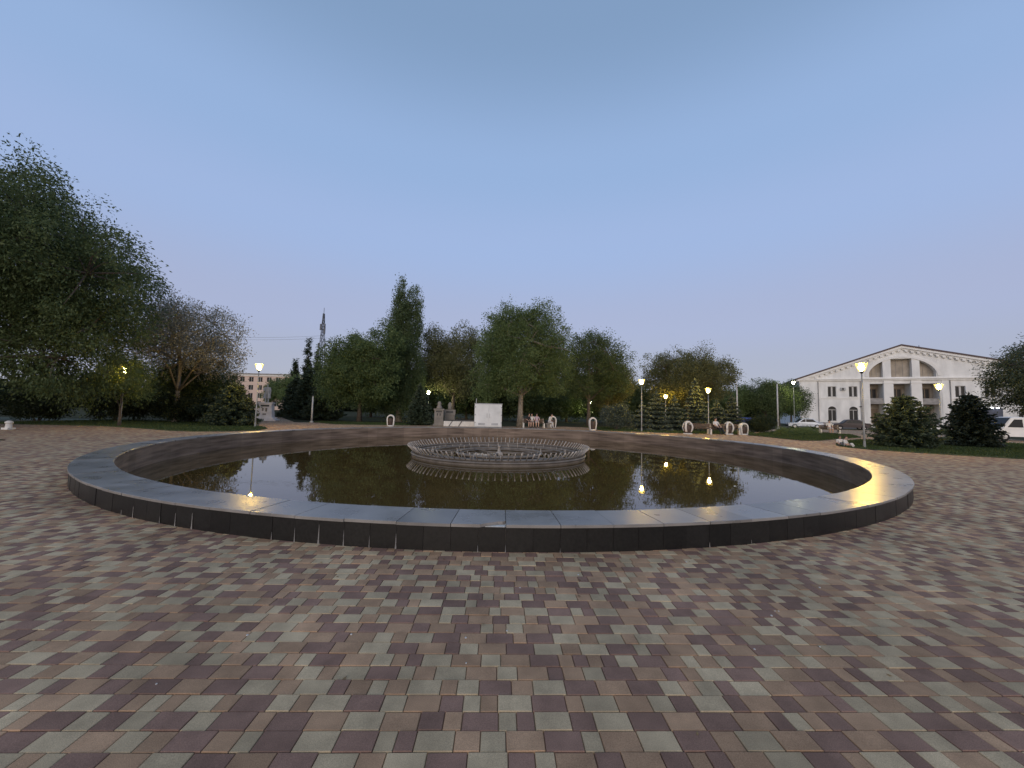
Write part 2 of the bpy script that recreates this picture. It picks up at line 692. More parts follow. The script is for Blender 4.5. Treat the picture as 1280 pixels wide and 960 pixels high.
flat_poly('ground', [(-1500, -600), (1500, -600), (1500, 2400), (-1500, 2400)], [HOLE], -0.03, 'soil')
plaza = flat_poly('plaza', [(-70, -30), (70, -30), (70, 26), (46, 34), (52, 56), (34, 50), (23, 37.2), (14, 37.2), (6, 42), (2, 39.5),
                            (-13, 38), (-21, 37.5), (-33, 55), (-37, 55), (-21.5, 30.5), (-18, 26.5), (-25, 27), (-34, 26.5), (-70, 27)],
                  [HOLE], -0.013, 'plaza_paving')
road = flat_poly('road', [(30, 57), (60, 61), (110, 36), (112, 44), (62, 70), (30, 64)], [], -0.02, 'asphalt')


def lawn(name, poly, z=.03):
    o = MB().prism(poly, -.02, z).build(name, 'lawn')
    o['kind'] = 'structure'
    return o


LAWNS = [
    [(18.5, 21.6), (18.75, 19.9), (20.4, 18.3), (22.3, 16.85), (34, 11.0), (44, 14), (44, 27), (34, 29.5), (26, 29), (21.2, 25.2), (19.3, 23.0)],
    [(19.75, 32.2), (19.9, 30.4), (19.8, 28.2), (20.0, 26.6), (21.6, 27.0), (24.6, 29.3), (29.6, 32.7), (33, 37.5), (33, 42), (28, 41), (23, 36)],
    [(-26.2, 24.9), (-22, 23.3), (-19.6, 22.2), (-18.0, 21.9), (-16.6, 22.6), (-15.8, 24.2), (-16.6, 26.4), (-19.5, 29.5), (-27, 33), (-60, 34), (-60, 25.4), (-36, 24.6)],
    [(8.2, 34.6), (14, 33.0), (20.3, 33.2), (23, 36.5), (23, 42), (8, 42)],
    [(-13.2, 35.2), (-9.5, 36.2), (-8.2, 38.5), (-13, 40.5), (-20, 40.5), (-19.6, 38.3), (-16, 35.0)],
]
for lp in LAWNS:
    lawn('lawn', lp)


def in_poly(px, py, poly):
    inside = np.zeros(len(px), bool)
    n = len(poly)
    for i in range(n):
        x0, y0 = poly[i]
        x1, y1 = poly[(i + 1) % n]
        c = ((y0 > py) != (y1 > py))
        xi = (x1 - x0) * (py - y0) / (y1 - y0 + 1e-12) + x0
        inside ^= c & (px < xi)
    return inside


def grass_patch(polys, n, hgt):
    xs, ys = [], []
    for poly in polys:
        p = np.array(poly)
        lo, hi = p.min(0), p.max(0)
        hi = np.minimum(hi, [46, 44])
        lo = np.maximum(lo, [-34, 0])
        a = (hi - lo).prod()
        k = int(n * a)
        q = lo + rng.random((k, 2)) * (hi - lo)
        ok = in_poly(q[:, 0], q[:, 1], poly)
        xs.append(q[ok])
    q = np.concatenate(xs)
    N = len(q)
    ang = rng.random(N) * 2 * PI
    h = hgt * (.5 + rng.random(N))
    w = .02 + .02 * rng.random(N)
    dx, dy = np.cos(ang) * w, np.sin(ang) * w
    lean = (rng.random((N, 2)) - .5) * hgt * .9
    v = np.zeros((N, 3, 3))
    v[:, 0] = np.c_[q[:, 0] - dx, q[:, 1] - dy, np.full(N, .025)]
    v[:, 1] = np.c_[q[:, 0] + dx, q[:, 1] + dy, np.full(N, .025)]
    v[:, 2] = np.c_[q[:, 0] + lean[:, 0], q[:, 1] + lean[:, 1], .03 + h]
    me = np_mesh('grass', v.reshape(-1, 3), np.arange(N * 3).reshape(-1, 3), 'grass')
    o = link('grass', me)
    return tag(o, 'short green grass covering the lawns around the plaza', 'grass', kind='stuff')


grass_patch(LAWNS, 150, .07)

bed = MB().prism([(-19.0 + 2.6 * math.cos(a) - 3.2, 15.05 + .35 * math.sin(a)) for a in np.linspace(0, 2 * PI, 24, endpoint=False)], -.01, .012).build('soil_patch', 'soil')
bed['kind'] = 'structure'

# ------------------------------------------------------------------ pavers
LENS = (.186, .124, .093)
ROWH = .12
GAP = .0045


def paver_verts(L, D, ch=.0028, zt=0.0, zb=-.022):
    a, b = L / 2 - GAP / 2, D / 2 - GAP / 2
    v = [(-a, -b, zb), (a, -b, zb), (a, b, zb), (-a, b, zb), (-a, -b, zt - ch), (a, -b, zt - ch), (a, b, zt - ch), (-a, b, zt - ch),
         (-a + ch, -b + ch, zt), (a - ch, -b + ch, zt), (a - ch, b - ch, zt), (-a + ch, b - ch, zt)]
    f = [(0, 1, 5, 4), (1, 2, 6, 5), (2, 3, 7, 6), (3, 0, 4, 7), (4, 5, 9, 8), (5, 6, 10, 9), (6, 7, 11, 10), (7, 4, 8, 11), (8, 9, 10, 11)]
    return np.array(v), np.array(f)


PAVER_M = ('paver_grey', 'paver_tan', 'paver_plum')
px_, py_, pl_, pc_ = [], [], [], []
prev, cur = [], []
for row in range(-14, 132):
    y = row * ROWH
    span = 1.5 * max(y, 0) + 4.5
    x = -span - random.random() * .3
    last = -1
    prev, cur = cur, []
    pi = 0
    while x < span:
        L = random.choices((0, 1, 2), (6, 3.2, 2.6))[0]
        xm = x + LENS[L] / 2
        while pi < len(prev) and prev[pi][0] < xm:
            pi += 1
        below = prev[pi][1] if pi < len(prev) else -1
        opts = [k for k in (0, 1, 2) if k != last]
        c = random.choices(opts, [(3.1, 3.1, 2.6)[k] * (.3 if k == below else 1) for k in opts])[0]
        last = c
        cur.append((x + LENS[L], c))
        px_.append(x + LENS[L] / 2)
        py_.append(y + .045)
        pl_.append(L)
        pc_.append(c)
        x += LENS[L]
px_, py_, pl_, pc_ = map(np.array, (px_, py_, pl_, pc_))
ca, sa = math.cos(PAVE_ANG), math.sin(PAVE_ANG)
wx = px_ * ca - py_ * sa
wy = px_ * sa + py_ * ca
keep = (np.hypot(wx - FX, wy - FY) > RO - .10) & (np.hypot(wx, wy) < 16.5)
wx, wy, pl_, pc_ = wx[keep], wy[keep], pl_[keep], pc_[keep]
# the 300 that show largest become single objects
depth = wy * .9976 - CAM_H * .069
inframe = (np.abs(wx) < 1.30 * depth) & (wy > 1.80)
order = np.argsort(np.where(inframe, np.hypot(wx, wy) - .15 * (pl_ == 0), 1e9))
single = order[:298]
mask = np.ones(len(wx), bool)
mask[single] = False
mesh_cache = {}
for i in single:
    key = (int(pl_[i]), int(pc_[i]))
    if key not in mesh_cache:
        v, f = paver_verts(LENS[key[0]], ROWH)
        mesh_cache[key] = np_mesh('paver', v, f, PAVER_M[key[1]])
    o = link('paver', mesh_cache[key], plaza, (wx[i], wy[i], random.uniform(-.0022, .0022)), PAVE_ANG + random.uniform(-.006, .006))
    o.rotation_euler.x = random.uniform(-.008, .008)
    o.rotation_euler.y = random.uniform(-.006, .006)
for c in range(3):
    V, F = [], []
    n0 = 0
    for L in range(3):
        sel = np.where(mask & (pl_ == L) & (pc_ == c))[0]
        v, f = paver_verts(LENS[L], ROWH)
        N = len(sel)
        th = PAVE_ANG + rng.uniform(-.006, .006, N)
        tx, ty, tz = rng.uniform(-.008, .008, N), rng.uniform(-.006, .006, N), rng.uniform(-.0022, .0022, N)
        X = v[None, :, 0] * np.cos(th)[:, None] - v[None, :, 1] * np.sin(th)[:, None] + wx[sel][:, None]
        Y = v[None, :, 0] * np.sin(th)[:, None] + v[None, :, 1] * np.cos(th)[:, None] + wy[sel][:, None]
        Z = v[None, :, 2] + tz[:, None] + v[None, :, 0] * ty[:, None] + v[None, :, 1] * tx[:, None]
        V.append(np.stack([X, Y, Z], -1).reshape(-1, 3))
        F.append((f[None] + (np.arange(N) * 12)[:, None, None] + n0).reshape(-1, 4))
        n0 += N * 12
    o = link('paver_field', np_mesh('paver_field', np.concatenate(V), np.concatenate(F), PAVER_M[c]), plaza)
    o['kind'] = 'stuff'

# a few crumbs of litter on the paving
for k in range(16):
    x, y = random.uniform(-2.5, 3), random.uniform(2.0, 4.3)
    a = random.random() * 6
    s = random.uniform(.006, .012)
    o = MB().prism([(s * math.cos(a + t) * random.uniform(.6, 1), s * math.sin(a + t) * random.uniform(.6, 1)) for t in (0, 1.1, 2.3, 3.6, 5.0)], 0.001, .006).build('crumb', 'lime_pale', plaza, False, (x, y, 0))

# ================================================================== fountain basin
fountain = thing('fountain', 'round granite fountain basin with dark panelled wall and grey polished coping', 'fountain', (FX, FY, 0))


def arc_slab(poly_rt, z0, z1, name, m, parent, bevel=0.0):
    """poly_rt: outline as (radius, angle) list, extruded from z0 to z1."""
    poly = [(r * math.cos(t), r * math.sin(t)) for r, t in poly_rt]
    return MB().prism(poly, z0, z1).build(name, m, parent)


def ring_piece(r0, r1, t0, t1, z0, z1, ch=.004, n=3):
    """curved slab with chamfered upper edges"""
    mb = MB()
    prof = [(r0, z0), (r1, z0), (r1, z1 - ch), (r1 - ch, z1), (r0 + ch, z1), (r0, z1 - ch)]
    k = len(prof)
    for i in range(n + 1):
        t = t0 + (t1 - t0) * i / n
        for r, z in prof:
            mb.v.append((r * math.cos(t), r * math.sin(t), z))
    for i in range(n):
        for j in range(k):
            a, b = i * k + j, i * k + (j + 1) % k
            mb.f.append((a, a + k, b + k, b)[::-1])
    mb.f.append(tuple(range(k)))
    mb.f.append(tuple(n * k + j for j in range(k))[::-1])
    return mb


N_OUT, N_COP, N_IN = 248, 124, 120
core = MB().lathe([(RI + .025, -.75), (RI + .025, ZT - .034), (RO - .05, ZT - .034), (RO - .05, -.05)], 180).build('basin_wall', 'mortar', fountain)
floor_ = MB().lathe([(.01, -.70), (RI + .03, -.70)], 96).build('basin_floor', 'concrete', fountain)
TH0 = -PI / 2 - .0
CHIP_ANG = math.atan2(4.55 - FY, -0.035 - FX)       # the broken corner, right below the nozzle ring
STEP = 2 * PI / N_COP
first = CHIP_ANG - STEP                              # a joint runs at the chip's right end
for i in range(N_COP):
    t0 = first + i * STEP
    g = .004 / RO
    dz = random.uniform(-.003, .003)
    if i == 0:
        # broken slab: outer right corner missing
        nseg = 5
        out = [(RO, t0 + g + (STEP * .52) * k / nseg) for k in range(nseg + 1)]
        brk = [(RO - .05, t0 + STEP * .64), (RO - .075, t0 + STEP * .72), (RO - .125, t0 + STEP * .86), (RO - .13, t0 + STEP * .94), (RO - .16, t0 + STEP - g)]
        inn = [(RI, t0 + STEP - g - (STEP - 2 * g) * k / 4) for k in range(5)]
        arc_slab(out + brk + inn, ZT - .034, ZT, 'coping_slab', 'granite_coping', fountain)['label'] = 'grey coping slab with its outer corner broken off'
        w = MB().prism([(r * math.cos(t), r * math.sin(t)) for r, t in [(RO - .03, t0 + STEP * .62), (RO - .03, t0 + STEP * .985), (RO - .10, t0 + STEP * .985), (RO - .085, t0 + STEP * .84)]], ZT - .036, ZT - .03)
        w.build('mortar_patch', 'lime_pale', fountain)
        continue
    rr = RO + random.uniform(-.006, .006)
    o = ring_piece(RI + random.uniform(-.004, .004), rr, t0 + g, t0 + STEP - g, ZT - .034 + dz, ZT + dz).build('coping_slab', 'granite_coping', fountain)
for i in range(N_OUT):
    t0 = CHIP_ANG + i * 2 * PI / N_OUT
    g = .0016 / RO
    dr = random.uniform(-.004, .003)
    ring_piece(RO - .05, RO - .022 + dr, t0 + g, t0 + 2 * PI / N_OUT - g, -.03, ZT - .037, .002, 2).build('facing_panel', 'granite_dark', fountain)
for i in range(N_IN):
    t0 = i * 2 * PI / N_IN
    g = .0016 / RI
    ring_piece(RI + .006, RI + .026, t0 + g, t0 + 2 * PI / N_IN - g, -.68, ZT - .036, .002, 3).build('inner_panel', 'granite_inner', fountain)
# white lime runs at the panel joints
for px, hh, ww in [(160, .07, .010), (176, .15, .014), (214, .10, .008), (235, .17, .014), (256, .20, .018), (335, .09, .009), (364, .16, .012), (394, .22, .016),
                   (426, .18, .010), (459, .14, .008), (493, .17, .013), (598, .08, .008), (633, .1, .007), (700, .05, .006), (886, .06, .012), (930, .05, .008)]:
    # joint nearest to the given bearing on the near wall
    bear = math.atan((px - 640) / 490.0)
    # ray from the camera to the circle
    dx, dy = math.sin(bear), math.cos(bear)
    bq = -(dx * FX + dy * FY)
    cq = FX * FX + FY * FY - (RO - .02) ** 2
    dd = -bq - math.sqrt(max(bq * bq - cq, 0))
    t = math.atan2(dy * dd - FY, dx * dd - FX)
    k = round((t - CHIP_ANG) / (2 * PI / N_OUT))
    t = CHIP_ANG + k * 2 * PI / N_OUT
    mb = MB()
    r = RO - .0155
    w0, w1 = ww * .28 / RO, ww * .5 / RO
    zz = [0.0, hh * .25, hh * .6, hh]
    wv = [w1 * 1.6, w1, w0 * 1.3, w0 * .5]
    for z, w in zip(zz, wv):
        mb.v += [((r) * math.cos(t - w), (r) * math.sin(t - w), z), ((r + .003) * math.cos(t), (r + .003) * math.sin(t), z), (r * math.cos(t + w), r * math.sin(t + w), z)]
    for q in range(3):
        a = q * 3
        mb.f += [(a, a + 1, a + 4, a + 3), (a + 1, a + 2, a + 5, a + 4)]
    mb.build('lime_streak', 'lime', fountain)
# fallen sliver of white stone on the far waterline
water = MB().lathe([(.001, 0), (RI + .02, 0)], 160).build('water', 'water', None, False, (FX, FY, ZW))
water['kind'] = 'structure'


def scatter_bits(name, n, pick, z, size, m, label, cat):
    P = []
    while len(P) < n:
        p = pick()
        if p:
            P.append(p)
    P = np.array(P)
    g = np.random.default_rng(len(P))
    a = g.random(n) * 6.28
    L = size * (.5 + g.random(n))
    d = np.c_[np.cos(a), np.sin(a)] * L[:, None]
    w = np.c_[-np.sin(a), np.cos(a)] * L[:, None] * .45
    v = np.zeros((n, 4, 3))
    for k, q in enumerate((-d, w, d, -w)):
        v[:, k, :2] = P + q
        v[:, k, 2] = z + g.random(n) * .004 + (.006 * g.random(n) if k in (0, 2) else 0)
    return tag(link(name, np_mesh(name, v.reshape(-1, 3), np.arange(n * 4).reshape(-1, 4), m)), label, cat, kind='stuff')


def _pick_water():
    a, r = random.random() * 6.28, RI * math.sqrt(random.random()) * .995
    return (FX + r * math.cos(a), FY + r * math.sin(a)) if r < RI - .05 and (r > 4.1 or r < 3.3) else None


def _pick_plaza():
    if random.random() < .5:
        a = -PI / 2 + random.uniform(-1.3, 1.3)
        r = RO + .02 + abs(random.gauss(0, .25))
        return (FX + r * math.cos(a), FY + r * math.sin(a))
    x, y = random.uniform(-8, 8), random.uniform(1.8, 9)
    return (x, y) if math.hypot(x - FX, y - FY) > RO + .02 else None


mat('dry_leaf', (.16, .11, .05), .8, .35, 3, rand=.4)
mat('float_leaf', (.12, .10, .045), .6, .4, 3, rand=.4)
scatter_bits('floating_leaves', 130, _pick_water, ZW + .004, .022, 'float_leaf', 'small dead leaves floating on the fountain water', 'leaves')
scatter_bits('leaf_litter', 170, _pick_plaza, .003, .013, 'dry_leaf', 'tiny dry leaf bits scattered on the plaza paving', 'litter')

# ------------------------------------------------------------------ nozzle ring in the middle
nr = thing('nozzle_ring', 'round fountain spray ring of outward leaning nozzles standing in the water', 'fountain ring', (FX - .12, FY, 0))
nr.scale = (.955, .955, 1)
MB().lathe([(3.62, -.70), (3.80, -.70), (3.80, -.24), (3.84, -.20), (3.80, -.155), (3.66, -.155), (3.62, -.2), (3.62, -.70)], 120).build('base_ring', 'pipe', nr, smooth=False)


def torus(R, r, z, n=120, k=8):
    prof = [(R + r * math.cos(a), z + r * math.sin(a)) for a in np.linspace(0, 2 * PI, k + 1)]
    return MB().lathe(prof, n)


torus(3.72, .045, -.115).build('pipe_ring', 'pipe', nr, True)
torus(2.95, .05, -.20).build('pipe_ring', 'pipe', nr, True)
torus(1.88, .065, -.215).build('pipe_ring', 'pipe', nr, True)
torus(1.70, .03, -.26, 90).build('pipe_ring', 'pipe', nr, True)
nz_me = MB().tube([(0, 0, 0), (.12, 0, .12), (.25, 0, .27)], [.021, .019, .027], 6)
tmp = nz_me.build('nozzle', 'nozzle_metal', nr, True)
nzm = tmp.data
NZ = 108
for i in range(NZ):
    a = 2 * PI * i / NZ
    o = tmp if i == 0 else link('nozzle', nzm, nr)
    o.location = (3.73 * math.cos(a), 3.73 * math.sin(a), -.12)
    o.rotation_euler = (0, random.uniform(-.04, .04), a)
up = MB().tube([(0, 0, 0), (0, 0, .12), (0, 0, .2)], [.018, .014, .02], 6).build('upright_nozzle', 'nozzle_metal', nr, True)
upm = up.data
cnt = 0
for R, n in ((2.95, 36), (1.88, 24)):
    for i in range(n):
        a = 2 * PI * i / n + .05
        o = up if cnt == 0 else link('upright_nozzle', upm, nr)
        cnt += 1
        o.location = (R * math.cos(a), R * math.sin(a), -.2)
        o.scale = (1, 1, random.uniform(.6, 1.0))
for i in range(5):
    a = 2 * PI * i / 5 + .5
    MB().tube([(1.85, 0, -.235), (3.66, 0, -.215)], .035, 6).build('feed_pipe', 'pipe', nr, True, None, a)
MB().lathe([(.0, -.6), (.16, -.6), (.16, -.22), (.07, -.18), (.05, .02), (.08, .04), (.05, .08), (0, .08)], 16).build('centre_nozzle', 'nozzle_metal', nr, True)
for i in range(3):
    a = 2 * PI * i / 3 + .2
    MB().tube([(.1, 0, -.25), (1.85, 0, -.235)], .03, 6).build('feed_pipe', 'pipe', nr, True, None, a)

# ================================================================== the white gabled hall
hall = thing('gabled_hall', 'white two-storey hall with broad pediment, arched recess and columned loggia', 'building', (59.9, 80.0, 0), math.atan2(-12.0, 24.9))


def wall_holes(outline, holes, y=0.0, depth=.3):
    """front wall in the local x-z plane (outside = -y), openings with reveals going back"""
    bm = bmesh.new()
    es = []
    for loop in [outline] + [h[0] for h in holes]:
        vs = [bm.verts.new((x, y, z)) for x, z in loop]
        for i in range(len(vs)):
            es.append(bm.edges.new((vs[i], vs[(i + 1) % len(vs)])))
    bmesh.ops.triangle_fill(bm, use_beauty=True, use_dissolve=False, edges=es)
    for loop, dp in holes:
        f0 = [bm.verts.new((x, y, z)) for x, z in loop]
        f1 = [bm.verts.new((x, y + dp, z)) for x, z in loop]
        for i in range(len(loop)):
            j = (i + 1) % len(loop)
            bm.faces.new((f0[i], f0[j], f1[j], f1[i]))
    bmesh.ops.recalc_face_normals(bm, faces=bm.faces)
    me = bpy.data.meshes.new('wall')
    bm.to_mesh(me)
    bm.free()
    return me


def rect(x0, x1, z0, z1):
    return [(x0, z0), (x1, z0), (x1, z1), (x0, z1)]


def arched(x0, x1, z0, z1, n=10):
    r = (x1 - x0) / 2
    c = (x0 + x1) / 2
    return [(x0, z0), (x1, z0)] + [(c + r * math.cos(a), z1 - r + r * math.sin(a)) for a in np.linspace(0, PI, n)]


def ell(x):
    return 9.72 + 3.66 * math.sqrt(max(0, 1 - ((x - 16.02) / 4.97) ** 2))


def ell_hole(x0, x1, cap=99):
    xs = np.linspace(x1, x0, 9)
    return [(x0, 9.72), (x1, 9.72)] + [(x, min(cap, ell(x))) for x in xs if min(cap, ell(x)) > 9.78]


PEAK, EAVE, PX, SL, SR = 15.55, 9.45, 16.0, .381, .262
RIGHT = 40.0
upper_w = [(4.70, 6.06), (8.04, 9.37), (23.2, 24.55), (26.95, 28.3), (30.9, 32.25)]
lower_w = [(4.65, 5.98), (8.0, 9.36), (23.2, 24.55), (30.9, 32.25)]
bays = [(11.28, 13.26), (14.78, 17.2), (18.8, 21.2)]
arch3 = [ell_hole(11.25, 13.3), ell_hole(14.5, 17.5, 13.2), ell_hole(18.6, 20.8)]
holes = [(rect(a, b, 5.85, 7.97), .3) for a, b in upper_w] + [(arched(a, b, 1.05, 3.95), .3) for a, b in lower_w] \
    + [(rect(a, b, .7, 8.45), 2.4) for a, b in bays] + [(h, .9) for h in arch3]
outline = [(0, -.6), (RIGHT, -.6), (RIGHT, PEAK - SR * (RIGHT - PX)), (PX, PEAK), (0, PEAK - SL * PX)]
wm = wall_holes(outline, holes)
wm.materials.append(MATS['plaster'])
link('front_wall', wm, hall)
mb = MB()
mb.add([(0, 0, -.6), (0, 26, -.6), (0, 26, EAVE), (0, 0, EAVE)], [(0, 1, 2, 3)])
mb.build('side_wall', 'plaster', hall)
MB().add([(RIGHT, 0, -.6), (RIGHT, 26, -.6), (RIGHT, 26, EAVE), (RIGHT, 0, EAVE)], [(0, 3, 2, 1)]).build('side_wall', 'plaster', hall)
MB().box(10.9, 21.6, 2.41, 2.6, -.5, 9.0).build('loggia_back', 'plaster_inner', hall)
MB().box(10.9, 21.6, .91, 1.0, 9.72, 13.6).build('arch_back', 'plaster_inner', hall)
for a, b in bays:
    MB().box(a + .003, b - .003, .06, 2.4, 4.55, 4.8).build('balcony_floor', 'plaster_grey', hall)
    o = MB()
    o.box(a + .003, b - .003, .08, .16, 5.55, 5.65)
    o.box(a + .003, b - .003, .08, .16, 4.82, 4.9)
    o.box(a + .003, b - .003, .11, .13, 4.9, 5.55)
    o.build('railing', 'plaster_grey', hall)
    d = MB().box((a + b) / 2 - .75, (a + b) / 2 + .75, 2.36, 2.405, 4.9, 7.7).build('balcony_door', 'shutter', hall)
    MB().box((a + b) / 2 - .6, (a + b) / 2 - .06, 2.34, 2.355, 5.5, 7.5).build('pane', 'glass_dark', d)
    MB().box((a + b) / 2 + .06, (a + b) / 2 + .6, 2.34, 2.355, 5.5, 7.5).build('pane', 'glass_dark', d)
    d = MB().box((a + b) / 2 - .8, (a + b) / 2 + .8, 2.36, 2.405, .75, 3.6).build('entrance_door', 'shutter', hall)
for h in arch3:
    xs = [p[0] for p in h]
    x0, x1 = min(xs), max(xs)
    for fx in (.33, .67):
        x = x0 + (x1 - x0) * fx
        MB().box(x - .02, x + .02, .86, .90, 9.75, min(13.1, ell(x) - .1)).build('mullion', 'plaster_grey', hall)
for a, b in upper_w:
    w = MB().box(a, b, .22, .24, 5.85, 7.97).build('window', 'glass_dark', hall)
    fr = MB()
    c = (a + b) / 2
    for x0, x1 in ((a, a + .07), (b - .07, b), (c - .13, c + .13)):
        fr.box(x0 + .001, x1 - .001, .15, .215, 5.86, 7.96)
    fr.box(a + .07, b - .07, .15, .214, 7.88, 7.96)
    fr.box(a + .07, b - .07, .15, .214, 5.86, 5.94)
    fr.build('frame', 'window_bar', w)
    MB().box(a - .1, b + .1, -.1, .14, 5.74, 5.845).build('sill', 'plaster_trim', w)
for a, b in lower_w:
    w = MB().box(a, b, .22, .24, 1.05, 3.95).build('window', 'glass_dark', hall)
    c = (a + b) / 2
    fr = MB()
    fr.box(c - .05, c + .05, .15, .215, 1.06, 3.2)
    fr.box(a + .001, b - .001, .15, .214, 3.2, 3.3)
    fr.box(a + .001, a + .06, .15, .213, 1.06, 3.2)
    fr.box(b - .06, b - .001, .15, .213, 1.06, 3.2)
    fr.build('frame', 'window_bar', w)
    MB().box(a - .1, b + .1, -.1, .14, .93, 1.045).build('sill', 'plaster_trim', w)


def along(mb, s0, s1, y0, y1, z0, z1):
    return mb.box(s0, s1, y0, y1, z0, z1)


MB().box(-.25, RIGHT + .2, -.40, -.003, 9.32, 9.5).build('cornice', 'plaster_trim', hall)
MB().box(-.12, RIGHT + .1, -.22, -.003, 9.05, 9.315).build('cornice', 'plaster', hall)
MB().box(-.1, 11.0, -.09, -.003, 5.5, 5.66).build('belt_course', 'plaster_trim', hall)
MB().box(21.4, RIGHT, -.09, -.003, 5.5, 5.66).build('belt_course', 'plaster_trim', hall)
MB().box(-.35, 11.1, -.16, -.003, -.6, .72).build('plinth', 'plaster_grey', hall)
MB().box(21.3, RIGHT, -.16, -.003, -.6, .72).build('plinth', 'plaster_grey', hall)
for x0, x1 in ((.05, 2.95), (10.05, 11.05), (21.42, 22.4), (32.9, 35.5)):
    MB().box(x0, x1, -.085, -.004, .73, 5.49).build('pilaster', 'plaster', hall)
    MB().box(x0, x1, -.085, -.004, 5.67, 9.04).build('pilaster', 'plaster', hall)
for x0, x1 in ((13.27, 14.77), (17.21, 18.79)):
    MB().box(x0 + .05, x1 - .05, -.14, -.004, .73, 9.04).build('column', 'plaster_trim', hall)
    MB().box(x0 - .01, x1 + .01, -.2, -.004, 8.5, 8.72).build('capital', 'plaster_trim', hall)
# archivolt round the pediment recess
mb = MB()
ths = np.linspace(.06, PI - .06, 26)
for t in ths:
    for rx, rz, y in ((4.97, 3.66, -.003), (5.45, 4.1, -.003), (5.45, 4.1, -.12), (4.97, 3.66, -.12)):
        mb.v.append((16.02 + rx * math.cos(t), y, 9.72 + rz * math.sin(t)))
for i in range(len(ths) - 1):
    for j in range(4):
        a, b = i * 4 + j, i * 4 + (j + 1) % 4
        mb.f.append((a, b, b + 4, a + 4))
mb.build('archivolt', 'plaster_trim', hall)


def rake(s0, s1, off0, off1, y0, y1, ends=(None,)):
    """bar following the gable slope between stations s0 and s1, off0..off1 below the roof line"""
    def zr(s):
        return PEAK - (SL * (PX - s) if s < PX else SR * (s - PX))
    mb = MB()
    mb.add([(s0, y0, zr(s0) - off1), (s1, y0, zr(s1) - off1), (s1, y1, zr(s1) - off1), (s0, y1, zr(s0) - off1),
            (s0, y0, zr(s0) - off0), (s1, y0, zr(s1) - off0), (s1, y1, zr(s1) - off0), (s0, y1, zr(s0) - off0)],
           [(0, 3, 2, 1), (4, 5, 6, 7), (0, 1, 5, 4), (1, 2, 6, 5), (2, 3, 7, 6), (3, 0, 4, 7)])
    return mb


rake(-.75, PX - .002, -.42, -.12, -.55, 26, ).build('roof', 'roof_edge', hall)
rake(PX + .002, RIGHT + .7, -.42, -.12, -.55, 26).build('roof', 'roof_edge', hall)
rake(-.6, PX - .002, -.117, .28, -.45, -.003).build('raking_cornice', 'plaster_trim', hall)
rake(PX + .002, RIGHT + .5, -.117, .28, -.45, -.003).build('raking_cornice', 'plaster_trim', hall)
rake(.6, PX - .002, .283, .55, -.25, -.003).build('raking_cornice', 'plaster', hall)
rake(PX + .002, RIGHT - 1, .283, .55, -.25, -.003).build('raking_cornice', 'plaster', hall)
for sgn in (0, 1):
    mb = MB()
    s = (2.6 if sgn == 0 else PX + .5)
    while s < (PX - .5 if sgn == 0 else 37):
        b_ = rake(s, s + .42, .56, .86, -.30, -.004)
        mb.add(b_.v, b_.f)
        s += .86
    tag(mb.build('dentil_row', 'plaster_trim', hall), kind='stuff')
ac = MB().box(6.75, 7.5, -.35, -.01, 7.15, 7.72).build('air_conditioner', 'ac_unit', hall)
MB().lathe([(.02, 0), (.22, 0), (.22, .02), (.02, .02)], 14).build('fan_grille', 'cap_dark', ac).matrix_local = Matrix.Translation((7.05, -.353, 7.43)) @ Matrix.Rotation(PI / 2, 4, 'X')
MB().tube([(19.8, 3, 15.0), (19.8, 3, 16.1)], .05, 6).build('antenna', 'mast_grey', hall)
for x in (3.15, 9.85, 22.55, 32.7):
    MB().tube([(x, -.14, .8), (x, -.14, 9.0)], .06, 7).build('downpipe', 'plaster_grey', hall)
wf = MB().box(9.62, 9.95, -.3, -.09, 3.9, 4.05).build('wall_lamp', 'cap_dark', hall)

board = thing('display_board', 'dark blue display board with two white spotlights on the hall', 'board', (59.9 + .9009 * 27.7 - .4341 * .6, 80 - .4341 * 27.7 - .9009 * .6, 0), math.atan2(-12.0, 24.9))
MB().box(-1.15, 1.0, -.06, .06, .9, 4.0).build('panel', 'board_blue', board)
for x in (-.9, .8):
    MB().tube([(x, 0, 0), (x, 0, .9)], .05, 6).build('post', 'pole_grey', board)
for x in (-.35, .35):
    MB().box(x - .14, x + .14, -.28, -.1, 3.95, 4.12).build('spotlight', 'led_white', board)
    MB().box(x - .03, x + .03, -.1, .02, 4.0, 4.06).build('bracket', 'cap_dark', board)

# ------------------------------------------------------------------ pale apartment block far left
apt = thing('apartment_block', 'pale pinkish apartment block with rows of windows far behind the statue', 'building', (-97, 131, 0), .02)
LEN_, HT_ = 34.0, 11.9
cols, rows_ = 11, 4
ah = []
for r_ in range(rows_):
    for c_ in range(cols):
        x0 = 1.2 + c_ * 3.0
        ah.append((rect(x0, x0 + 1.5, 1.2 + r_ * 2.75, 2.8 + r_ * 2.75), .2))
am = wall_holes([(0, -.5), (LEN_, -.5), (LEN_, HT_), (0, HT_)], ah)
am.materials.append(MATS['pink_plaster'])
link('front_wall', am, apt)
MB().box(0, LEN_, .3, 12, -.5, HT_ - .01).build('block_body', 'pink_plaster', apt)
MB().box(-.4, LEN_ + .4, -.5, 12.4, HT_ + .003, HT_ + .4).build('roof', 'plaster_grey', apt)
MB().box(-.2, LEN_ + .2, -.25, -.003, HT_ - .5, HT_).build('cornice', 'plaster_trim', apt)
for (loop, _) in ah:
    x0, z0 = loop[0]
    w = MB().box(x0, x0 + 1.5, .15, .2, z0, z0 + 1.6).build('window', 'glass_dark', apt)
    MB().box(x0 + .7, x0 + .8, .1, .147, z0, z0 + 1.6).build('frame', 'window_bar', w)

# ================================================================== vegetation


